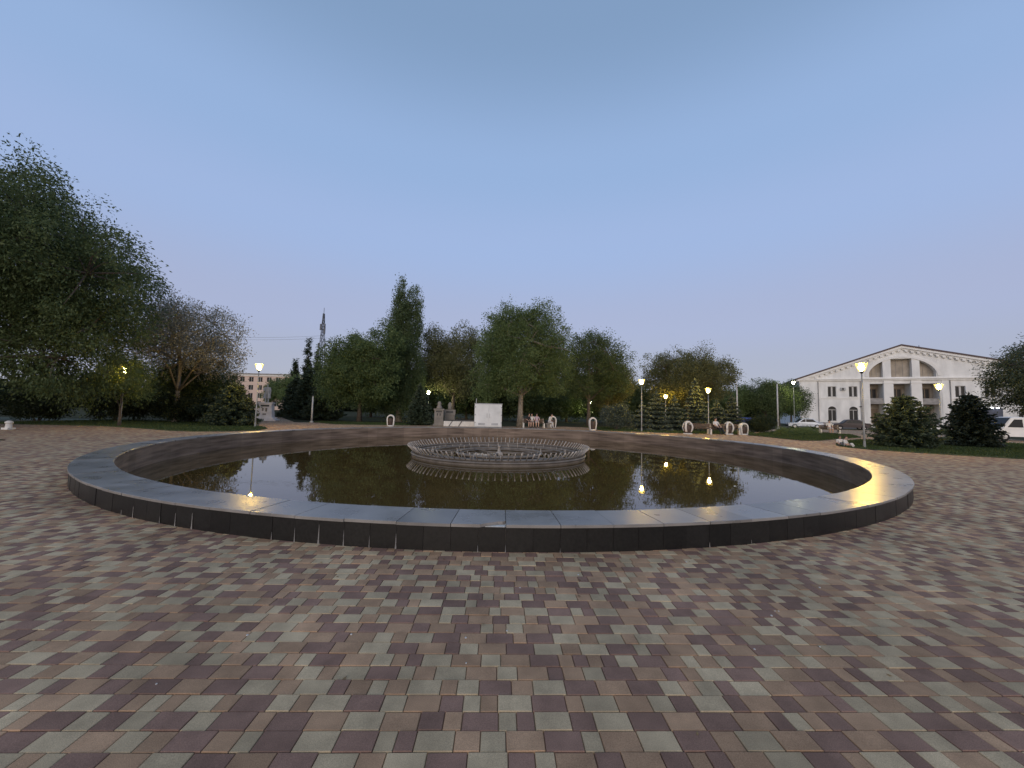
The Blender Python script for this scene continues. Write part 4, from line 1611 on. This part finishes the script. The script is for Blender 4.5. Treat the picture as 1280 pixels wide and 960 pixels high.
# ================================================================== people
def body(name, joints, edges, root, label, loc, rz, group=None, mats=None, cat='person', zoff=0.0):
    """joints: id -> (x,y,z,radius); edges: (a,b,material)"""
    ids = list(joints)
    me = bpy.data.meshes.new('skeleton')
    me.from_pydata([joints[k][:3] for k in ids], [(ids.index(a), ids.index(b)) for a, b, _ in edges], [])
    o = bpy.data.objects.new('skeleton', me)
    COL.objects.link(o)
    sm = o.modifiers.new('skin', 'SKIN')
    sm.use_smooth_shade = True
    for i, k in enumerate(ids):
        rr = joints[k][3]
        rr = rr if hasattr(rr, '__len__') else (rr, rr)
        me.skin_vertices[0].data[i].radius = rr
        me.skin_vertices[0].data[i].use_root = (k == root)
    ss = o.modifiers.new('sub', 'SUBSURF')
    ss.levels = 2
    ss.render_levels = 2
    dg = bpy.context.evaluated_depsgraph_get()
    dg.update()
    nm = bpy.data.meshes.new_from_object(o.evaluated_get(dg))
    bpy.data.objects.remove(o)
    nm.materials.clear()
    names = []
    for _, _, m in edges:
        if m not in names:
            names.append(m)
    for m in names:
        nm.materials.append(MATS[m])
    segs = [(Vector(joints[a][:3]), Vector(joints[b][:3]), names.index(m)) for a, b, m in edges]
    for p in nm.polygons:
        c = p.center
        best = None
        for a, b, mi in segs:
            ab = b - a
            t = max(0, min(1, (c - a).dot(ab) / (ab.length_squared + 1e-9)))
            d = (a + ab * t - c).length
            if best is None or d < best[0]:
                best = (d, mi)
        p.material_index = best[1]
        p.use_smooth = True
    t = thing(name, label, cat, (loc[0], loc[1], zoff + (loc[2] if len(loc) > 2 else 0)), rz, group)
    link('body', nm, t)
    return t


def hand_joints(J, E, side, wrist, dirv, m='skin'):
    """palm and five short fingers from the wrist along dirv"""
    d = Vector(dirv).normalized()
    w = Vector(J[wrist][:3])
    across = d.cross(Vector((0, 0, 1)))
    across = across.normalized() if across.length > .1 else Vector((1, 0, 0))
    palm = w + d * .07
    J[side + 'palm'] = (*palm, .028)
    E.append((wrist, side + 'palm', m))
    for k, (off, ln) in enumerate(((-.03, .075), (-.01, .085), (.012, .08), (.032, .062))):
        p0 = palm + across * off + d * .03
        p1 = p0 + d * ln + Vector((0, 0, -.03))
        J[f'{side}f{k}'] = (*p0, .0095)
        J[f'{side}g{k}'] = (*p1, .008)
        E.append((side + 'palm', f'{side}f{k}', m))
        E.append((f'{side}f{k}', f'{side}g{k}', m))
    p0 = w + d * .03 + across * (-.05)
    p1 = p0 + d * .05 + across * (-.015)
    J[side + 'th'] = (*p0, .0105)
    J[side + 'ti'] = (*p1, .009)
    E.append((side + 'palm', side + 'th', m))
    E.append((side + 'th', side + 'ti', m))


def head_part(t, at, tilt=0.0, mhair='hair_dark', r=.105, face=True):
    """hair cap and facial features as children"""
    x, y, z = at
    mb = MB()
    prof = [(0.0, .135), (.05, .13), (.09, .10), (.112, .05), (.112, 0.0), (.10, -.03)]
    n = 14
    base = len(mb.v)
    for (rr, zz) in prof:
        for k in range(n):
            a = 2 * PI * k / n
            yy = rr * math.sin(a)
            cut = 0 if yy > -.03 else max(0, (.055 - zz)) * .9
            mb.v.append((x + rr * math.cos(a), y + .012 + yy * (1.08 if yy > 0 else .95), z + zz + cut))
    for i in range(len(prof) - 1):
        for k in range(n):
            a, b = base + i * n + k, base + i * n + (k + 1) % n
            mb.f.append((a, b, b + n, a + n))
    mb.build('hair', mhair, t, True)
    for sx in (-1, 1):
        MB().lathe([(0, -.012), (.010, -.006), (.010, .006), (0, .012)], 6).build('eye', 'cap_dark', t, True, (x + sx * .034, y - .094, z + .01))


def sitter(label, loc, rz, top, legs, shoes='shoe', arm='skin', lean=0.0, knees=(.10, .12), reach=(.0, .0), zoff=0.0, shank='skin', turn=0.0, recline=0.0, ground=False, group=None, k=1.0):
    J, E = {}, []
    L, R = lean, recline
    J['pel'] = (0, 0, .56, (.15, .13))
    J['wst'] = (L * .3, -.0 + R * .25, .74, (.135, .105))
    J['cst'] = (L * .7, .02 + R * .55, .95, (.16, .115))
    J['nb'] = (L * .9, .01 + R * .8, 1.08, .075)
    J['nk'] = (L, -.02 + R * .85, 1.15, .052)
    J['hd'] = (L + turn * .02, -.045 + R * .85, 1.235, (.088, .10))
    J['ht'] = (L + turn * .03, -.04 + R * .85, 1.33, (.078, .088))
    J['ns'] = (L + turn * .06, -.145 + R * .85, 1.235, .012)
    E += [('pel', 'wst', top), ('wst', 'cst', top), ('cst', 'nb', top), ('nb', 'nk', 'skin'), ('nk', 'hd', 'skin'), ('hd', 'ht', 'skin'), ('hd', 'ns', 'skin')]
    for i, s in enumerate((-1, 1)):
        kx = knees[i] * s
        if ground:
            hip, kn, an, toe = (.1 * s, -.02, .54), (kx, -.36, .84), (kx * 1.05, -.55, .50), (kx * 1.1, -.68, .47)
        else:
            hip, kn, an, toe = (.1 * s, -.02, .54), (kx, -.46, .555), (kx * 1.05, -.44 - reach[i], .10), (kx * 1.15, -.60 - reach[i], .045)
        J[f'hip{s}'] = (*hip, .105)
        J[f'kn{s}'] = (*kn, .068)
        J[f'cf{s}'] = (*(Vector(kn).lerp(Vector(an), .35)), .06)
        J[f'an{s}'] = (*an, .042)
        J[f'to{s}'] = (*toe, .036)
        E += [('pel', f'hip{s}', legs), (f'hip{s}', f'kn{s}', legs), (f'kn{s}', f'cf{s}', shank), (f'cf{s}', f'an{s}', shank), (f'an{s}', f'to{s}', shoes)]
        J[f'sh{s}'] = (L * .8 + .185 * s, .02 + R * .65, 1.045, .062)
        J[f'el{s}'] = (L * .6 + .255 * s, -.06 + R * .4, .80, .044)
        J[f'wr{s}'] = (L * .4 + .16 * s, -.27 + R * .1, .70, .03)
        E += [('cst', f'sh{s}', top), (f'sh{s}', f'el{s}', top), (f'el{s}', f'wr{s}', arm)]
        hand_joints(J, E, f'h{s}', f'wr{s}', (-.25 * s, -.8, -.2))
    if ground:
        zoff -= .42
    t = body('person', J, E, 'pel', label, loc, rz, group, zoff=zoff)
    hd = J['hd']
    head_part(t, (hd[0], hd[1] + .005, hd[2] + .03))
    t.scale = (k, k, k)
    return t


sitter('seated person in black top leaning over on the bench under largest tree', (1.62, 36.92, 0), .35, 'cloth_black', 'cloth_black', lean=.10, shank='skin')
sitter('seated person in pink top and pale shorts on the bench', (2.45, 36.98, 0), .05, 'cloth_pink', 'cloth_cream', shank='skin')
sitter('person in pale top sitting close beside the one in black', (2.02, 36.98, 0), -.1, 'cloth_cream', 'cloth_grey', lean=-.05)
make_stool = MB().box(-.3, .3, -.22, .22, .40, .46)
st = thing('stone_stool', 'low stone seat under the person beside the arched bin', 'seat', (3.7, 37.9, 0))
MB().box(-.3, .3, -.22, .22, .36, .455).build('slab', 'stone_grey', st)
MB().taper(0, 0, 0, .358, .2, .15, .24, .18).build('pedestal', 'stone_grey', st)
sitter('person in white clothes bending forward beside the arched bin', (3.7, 37.9, 0), .9, 'cloth_white', 'cloth_white', arm='cloth_white', shank='cloth_white', recline=-.35)
sitter('person in white shirt and dark trousers lounging on the bench', (17.3, 32.5, 0), .15, 'cloth_white', 'cloth_black', shank='cloth_black', recline=.15, reach=(.18, .25), lean=-.04)
sitter('person in white seated on the bench by the low hedge', (31.75, 38.55, 0), -.35, 'cloth_white', 'cloth_white', shank='skin')
sitter('dark-haired child in pale clothes sitting on the lawn edge by lamp', (18.75, 21.7, 0.03), .5, 'cloth_cream', 'cloth_grey', ground=True, k=.72, shank='cloth_cream')
sitter('smaller dark-haired child sitting just behind at the lamp foot', (19.2, 22.6, 0.03), -.2, 'cloth_white', 'cloth_grey', ground=True, k=.70, shank='cloth_grey')

# ================================================================== statue
stt = thing('statue_monument', 'grey standing statue on a white stone pedestal with steps', 'statue', (-24.95, 39.3, 0), .35)
MB().box(-1.05, 1.05, -1.05, 1.05, 0, .14).build('step', 'stone_white', stt)
MB().box(-.85, .85, -.85, .85, .142, .30).build('step', 'stone_white', stt)
MB().taper(0, 0, .302, 1.72, .66, .66, .56, .56).build('pedestal', 'stone_white', stt)
MB().box(-.63, .63, -.63, .63, 1.722, 1.86).build('pedestal_cap', 'stone_white', stt)
MB().box(-.36, .36, -.605, -.57, 1.44, 1.60).build('plaque', 'cap_dark', stt)
for dx, dz, w, h_ in ((-.16, 1.0, .12, .3), (.14, .95, .14, .34), (0, .62, .3, .12)):
    MB().box(dx - w / 2, dx + w / 2, -.68, -.55, dz, dz + h_).build('relief', 'stone_grey', stt)
J = {'pel': (0, 0, .98, (.17, .14)), 'wst': (0, 0, 1.15, (.17, .13)), 'cst': (0, .02, 1.42, (.19, .14)), 'nb': (0, .02, 1.56, .08), 'nk': (0, 0, 1.62, .06), 'hd': (0, -.02, 1.72, (.09, .1)), 'ht': (0, -.015, 1.82, (.08, .09)), 'ns': (0, -.12, 1.72, .014)}
E = [('pel', 'wst', 'statue_grey'), ('wst', 'cst', 'statue_grey'), ('cst', 'nb', 'statue_grey'), ('nb', 'nk', 'statue_grey'), ('nk', 'hd', 'statue_grey'), ('hd', 'ht', 'statue_grey'), ('hd', 'ns', 'statue_grey')]
for s in (-1, 1):
    J[f'hip{s}'] = (.11 * s, 0, .92, .11)
    J[f'kn{s}'] = (.12 * s, -.05 if s > 0 else .02, .52, .085)
    J[f'an{s}'] = (.13 * s, -.06 if s > 0 else .04, .10, .06)
    J[f'to{s}'] = (.15 * s, -.22 if s > 0 else -.1, .045, .045)
    J[f'sh{s}'] = (.21 * s, .02, 1.50, .075)
    if s < 0:
        J[f'el{s}'] = (-.36, -.02, 1.24, .06)
        J[f'wr{s}'] = (-.20, -.20, 1.22, .042)
    else:
        J[f'el{s}'] = (.28, .03, 1.20, .06)
        J[f'wr{s}'] = (.29, -.05, .95, .042)
    E += [('pel', f'hip{s}', 'statue_grey'), (f'hip{s}', f'kn{s}', 'statue_grey'), (f'kn{s}', f'an{s}', 'statue_grey'), (f'an{s}', f'to{s}', 'statue_grey'),
          ('cst', f'sh{s}', 'statue_grey'), (f'sh{s}', f'el{s}', 'statue_grey'), (f'el{s}', f'wr{s}', 'statue_grey')]
    hand_joints(J, E, f'h{s}', f'wr{s}', (.3, -.7, 0) if s < 0 else (0, -.1, -1), 'statue_grey')
bt = body('figure', J, E, 'pel', 'x', (0, 0), 0)
fig = bt.children[0]
fig.name = 'figure'
fig.parent = stt
fig.location = (0, 0, 1.86)
bpy.data.objects.remove(bt)
coat = MB().lathe([(.34, .42), (.30, .7), (.235, 1.0), (.215, 1.2), (.245, 1.40), (.20, 1.54)], 16, a0=-PI / 2 + .35, a1=3 * PI / 2 - .35).build('coat', 'statue_grey', stt, True)
coat.location = (0, 0, 1.86)
coat.scale = (1, .75, 1)

# ================================================================== white metal booth and neighbours
bo = thing('metal_booth', 'white metal container booth with double doors beyond the fountain', 'booth', (-2.2, 36.1, 0), .10)
W2, D2, H2 = 1.22, 1.25, 2.12
MB().box(-W2, W2, -D2, D2, .08, H2).build('body', 'metal_white', bo)
MB().box(-W2 - .04, W2 + .04, -D2 - .04, D2 + .04, H2 + .002, H2 + .07).build('roof', 'metal_grey', bo)
MB().box(-W2 + .05, W2 - .05, -D2 + .05, D2 - .05, -.01, .078).build('skid', 'cap_dark', bo)
for s in (-1, 1):
    x0, x1 = (-W2 + .06, -.012) if s < 0 else (.012, W2 - .06)
    d = MB().box(x0, x1, -D2 - .035, -D2 - .002, .14, H2 - .06).build('door', 'metal_white', bo)
    MB().tube([(s * .12, -D2 - .06, .9), (s * .12, -D2 - .06, 1.3)], .018, 6).build('handle', 'metal_grey', d)
    for z in (.4, 1.1, 1.8):
        MB().box(s * (W2 - .05) - .04, s * (W2 - .05) + .04, -D2 - .05, -D2 - .036, z, z + .12).build('hinge', 'metal_grey', d)
    MB().box((x0 + x1) / 2 - .3, (x0 + x1) / 2 + .3, -D2 - .045, -D2 - .036, .25, .42).build('vent', 'metal_grey', d)
for k in range(6):
    MB().box(-W2 - .025, -W2 - .002, -D2 + .12 + k * .4, -D2 + .2 + k * .4, .15, H2 - .08).build('rib', 'metal_grey', bo)
MB().tube([(-W2 + .12, -D2 + .3, H2 + .05), (-W2 + .12, -D2 + .3, H2 + .5)], .035, 8).build('vent_pipe', 'metal_grey', bo)

pl = thing('stone_pillar', 'grey stone pillar with dark slot beside the small dark spruce', 'pillar', (-6.95, 37.2, 0), .1)
MB().box(-.52, .52, -.36, .36, 0, .16).build('base', 'stone_grey', pl)
MB().box(-.42, .42, -.28, .28, .162, 1.5).build('shaft', 'stone_grey', pl)
MB().box(-.50, .50, -.35, .35, 1.502, 1.62).build('cap', 'stone_grey', pl)
MB().box(-.28, .28, -.30, -.283, 1.28, 1.42).build('slot', 'cap_dark', pl)
for dx in (-.14, .12):
    MB().box(dx - .05, dx + .05, -.30, -.283, .95, 1.18).build('carving', 'cap_dark', pl)
mb = MB()
mb.lathe([(.0, 1.622), (.30, 1.622), (.26, 1.8), (.16, 1.95), (.20, 2.1), (.13, 2.28), (0, 2.33)], 10)
mb.build('finial', 'stone_grey', pl, True)
p2 = thing('stone_pillar', 'second grey stone block behind the slotted pillar', 'pillar', (-6.15, 38.6, 0), .1)
MB().box(-.5, .5, -.3, .3, 0, 1.0).build('shaft', 'stone_grey', p2)
MB().box(-.56, .56, -.36, .36, 1.002, 1.55).build('head_block', 'stone_grey', p2)
MB().box(-.34, .34, -.38, -.363, 1.22, 1.42).build('slot', 'cap_dark', p2)
MB().lathe([(0, 1.552), (.24, 1.552), (.18, 1.8), (.22, 2.0), (.1, 2.25), (0, 2.3)], 10).build('finial', 'stone_grey', p2, True)

lw = thing('low_wall', 'low white concrete wall left of the white booth', 'wall', (-4.9, 36.9, 0), .08)
MB().box(-1.5, 1.55, -.2, .2, -.02, .46).build('body', 'white_concrete', lw)
MB().box(-1.45, 1.6, .02, .16, .463, .60).build('dark_rail', 'cap_dark', lw)
for x in (-1.0, -.1):
    MB().tube([(x, -.24, 0), (x + .35, -.22, .55)], .035, 6).build('prop', 'cap_dark', lw)

# ================================================================== lattice mast and its cables
ms = thing('lattice_mast', 'tall grey lattice mast with antennas far behind the trees', 'mast', (-80.0, 160, 0))
HM = 40.6


def mw(z):
    return 1.5 * (1 - z / HM) + .22


for sx in (-1, 1):
    for sy in (-1, 1):
        MB().tube([(sx * mw(0), sy * mw(0), 0), (sx * mw(HM * .5), sy * mw(HM * .5), HM * .5), (sx * mw(HM), sy * mw(HM), HM)], .13, 5).build('leg', 'mast_grey', ms)
mb = MB()
for k in range(16):
    z0, z1 = HM * k / 16, HM * (k + 1) / 16
    a, b = mw(z0), mw(z1)
    for (p, q_) in (((-a, -a, z0), (b, -b, z1)), ((a, -a, z0), (-b, -b, z1)), ((-a, a, z0), (b, b, z1)), ((-a, -a, z0), (-b, b, z1)), ((a, -a, z0), (b, b, z1)), ((-b, -b, z1), (b, -b, z1))):
        mb.tube([p, q_], .07, 4, False)
mb.build('lattice', 'mast_grey', ms)
for x, z, w, h_ in ((-1.3, 26, .5, 2.0), (1.4, 26.4, .5, 1.8), (-1.5, 23.6, .6, 1.8), (1.7, 23, .8, 1.6), (-.8, 33.5, .6, 2.6), (.9, 32, .5, 3.0), (.9, 34.8, .4, 1.4)):
    MB().box(x - w / 2, x + w / 2, -.6, -.2, z, z + h_).build('antenna', 'mast_grey', ms)
MB().tube([(0, 0, HM), (0, 0, HM + 2.5)], .1, 5).build('spike', 'mast_grey', ms)
for z0, z1 in ((30.0, 31.2), (29.0, 30.2)):
    pts = [(-130 + 50 * t, 160, z0 + (z1 - z0) * t - 3.0 * t * (1 - t)) for t in np.linspace(0, 1, 12)]
    tag(MB().tube(pts, .035, 4).build('cable', 'mast_grey'), ('upper' if z0 > 29.5 else 'lower') + ' of two thin cables running to the lattice mast', 'cable', 'cables at the mast')


# ================================================================== vehicles
def make_car(label, loc, rz, paint, L=4.2, W3=1.7, H=1.45, van=False):
    t = thing('parked_van' if van else 'parked_car', label, 'van' if van else 'car', loc, rz)
    if van:
        prof = [(-L / 2, .35), (-L / 2 + .05, .95), (-L / 2 + .75, 1.12), (-L / 2 + 1.35, H - .05), (-L / 2 + 1.6, H), (L / 2 - .1, H), (L / 2, H - .2), (L / 2, .35)]
    else:
        prof = [(-L / 2, .32), (-L / 2, .62), (-L / 2 + .15, .78), (-L / 2 + 1.15, .9), (-L / 2 + 1.75, H - .05), (-L / 2 + 2.2, H), (L / 2 - 1.2, H - .03), (L / 2 - .55, .95), (L / 2 - .05, .9), (L / 2, .6), (L / 2, .32)]
    mb = MB()
    n = len(prof)
    for y, sc in ((-W3 / 2, 0), (-W3 / 2 + .08, 1), (W3 / 2 - .08, 1), (W3 / 2, 0)):
        for x, z in prof:
            ins = .05 if sc == 0 else 0
            mb.v.append((x * (1 - ins * .4), y + (0 if z < 1.0 else (.10 if y < 0 else -.10) * (z - .9)), z - (ins if z > .5 else 0)))
    for s_ in range(3):
        for i in range(n):
            j = (i + 1) % n
            mb.f.append((s_ * n + i, s_ * n + j, (s_ + 1) * n + j, (s_ + 1) * n + i))
    mb.f.append(tuple(range(n))[::-1])
    mb.f.append(tuple(range(3 * n, 4 * n)))
    mb.build('body', paint, t)
    for s_ in (-1, 1):
        y = s_ * (W3 / 2 + .002)
        if van:
            wins = [[(-L / 2 + 1.02, 1.15), (-L / 2 + 1.5, H - .22), (-L / 2 + 2.0, H - .22), (-L / 2 + 2.0, 1.15)]]
        else:
            wins = [[(-L / 2 + 1.4, .94), (-L / 2 + 1.88, H - .12), (-.02, H - .10), (-.02, .94)], [(.04, .94), (.04, H - .10), (L / 2 - 1.28, H - .12), (L / 2 - .82, .94)]]
        for w_ in wins:
            m2 = MB()
            m2.v += [(x, y - s_ * (.10 * (z - .9)), z) for x, z in w_] + [(x, y - s_ * (.02 + .10 * (z - .9)), z) for x, z in w_]
            k = len(w_)
            m2.f += [tuple(range(k)), tuple(range(k, 2 * k))[::-1]] + [(i, (i + 1) % k, k + (i + 1) % k, k + i) for i in range(k)]
            m2.build('window', 'glass_dark', t)
        for x in (-L / 2 + .8, L / 2 - .8):
            wh = MB().lathe([(.18, -.1), (.31, -.09), (.32, 0), (.31, .09), (.18, .1)], 18).build('wheel', 'tyre', t, True)
            wh.matrix_local = Matrix.Translation((x, s_ * (W3 / 2 - .09), .32)) @ Matrix.Rotation(PI / 2, 4, 'X')
            MB().lathe([(0, -.085), (.19, -.08), (.19, .08), (0, .085)], 14).build('rim', 'rim_metal', wh)
        MB().box(-L / 2 - .012, -L / 2 + .1, s_ * .62 - .16, s_ * .62 + .16, .62, .76).build('headlight', 'head_glass', t)
        MB().box(L / 2 - .1, L / 2 + .012, s_ * .66 - .12, s_ * .66 + .12, .68, .84).build('tail_light', 'tail_red', t)
    MB().box(-L / 2 - .05, -L / 2 + .08, -W3 / 2 + .06, W3 / 2 - .06, .30, .50).build('bumper', 'rubber_black', t)
    MB().box(L / 2 - .08, L / 2 + .05, -W3 / 2 + .06, W3 / 2 - .06, .30, .50).build('bumper', 'rubber_black', t)
    zt0, zt1, xa, xb = (1.13, H - .1, -L / 2 + .74, -L / 2 + 1.32) if van else (.92, H - .1, -L / 2 + 1.16, -L / 2 + 1.68)
    m3 = MB()
    m3.add([(xa, -W3 / 2 + .14, zt0), (xa, W3 / 2 - .14, zt0), (xb, W3 / 2 - .2, zt1), (xb, -W3 / 2 + .2, zt1), (xa - .02, -W3 / 2 + .14, zt0 + .02), (xa - .02, W3 / 2 - .14, zt0 + .02), (xb - .02, W3 / 2 - .2, zt1 + .02), (xb - .02, -W3 / 2 + .2, zt1 + .02)],
           [(0, 1, 2, 3), (4, 7, 6, 5), (0, 4, 5, 1), (1, 5, 6, 2), (2, 6, 7, 3), (3, 7, 4, 0)])
    m3.build('windscreen', 'glass_dark', t)
    return t


make_car('silver blue car parked before the left end of the hall', (42.5, 56.0, -.0), -.42, 'car_silver')
make_car('dark maroon car parked before the arched hall windows', (47.6, 54.3, 0), -.42, 'car_maroon')
make_car('white van parked behind the lawn at the right end of hall', (44.2, 33.6, 0), -.35, 'car_white', 4.6, 1.85, 2.05, True)
bc = thing('blue_container', 'dark blue sheeted container behind the last white litter bin', 'container', (27.9, 46, 0), .2)
MB().taper(0, 0, .12, 1.25, 1.1, .7, 1.2, .8).build('tub', 'blue_sheet', bc)
MB().taper(0, 0, 1.252, 1.42, 1.25, .85, 1.05, .5).build('lid', 'blue_sheet', bc)
for sx in (-1, 1):
    for sy in (-1, 1):
        MB().tube([(sx * .85, sy * .5, 0), (sx * .85, sy * .5, .13)], .08, 8).build('foot', 'tyre', bc)
sb = thing('white_bollard', 'small white stone bollard at the shaded plaza edge under elm', 'bollard', (-26.3, 20.3, 0))
MB().taper(0, 0, 0, .1, .17, .17, .17, .17).build('base', 'white_concrete', sb)
MB().lathe([(0, .1), (.13, .1), (.115, .3), (.15, .33), (.15, .40), (.07, .46), (0, .465)], 12).build('shaft', 'white_concrete', sb)
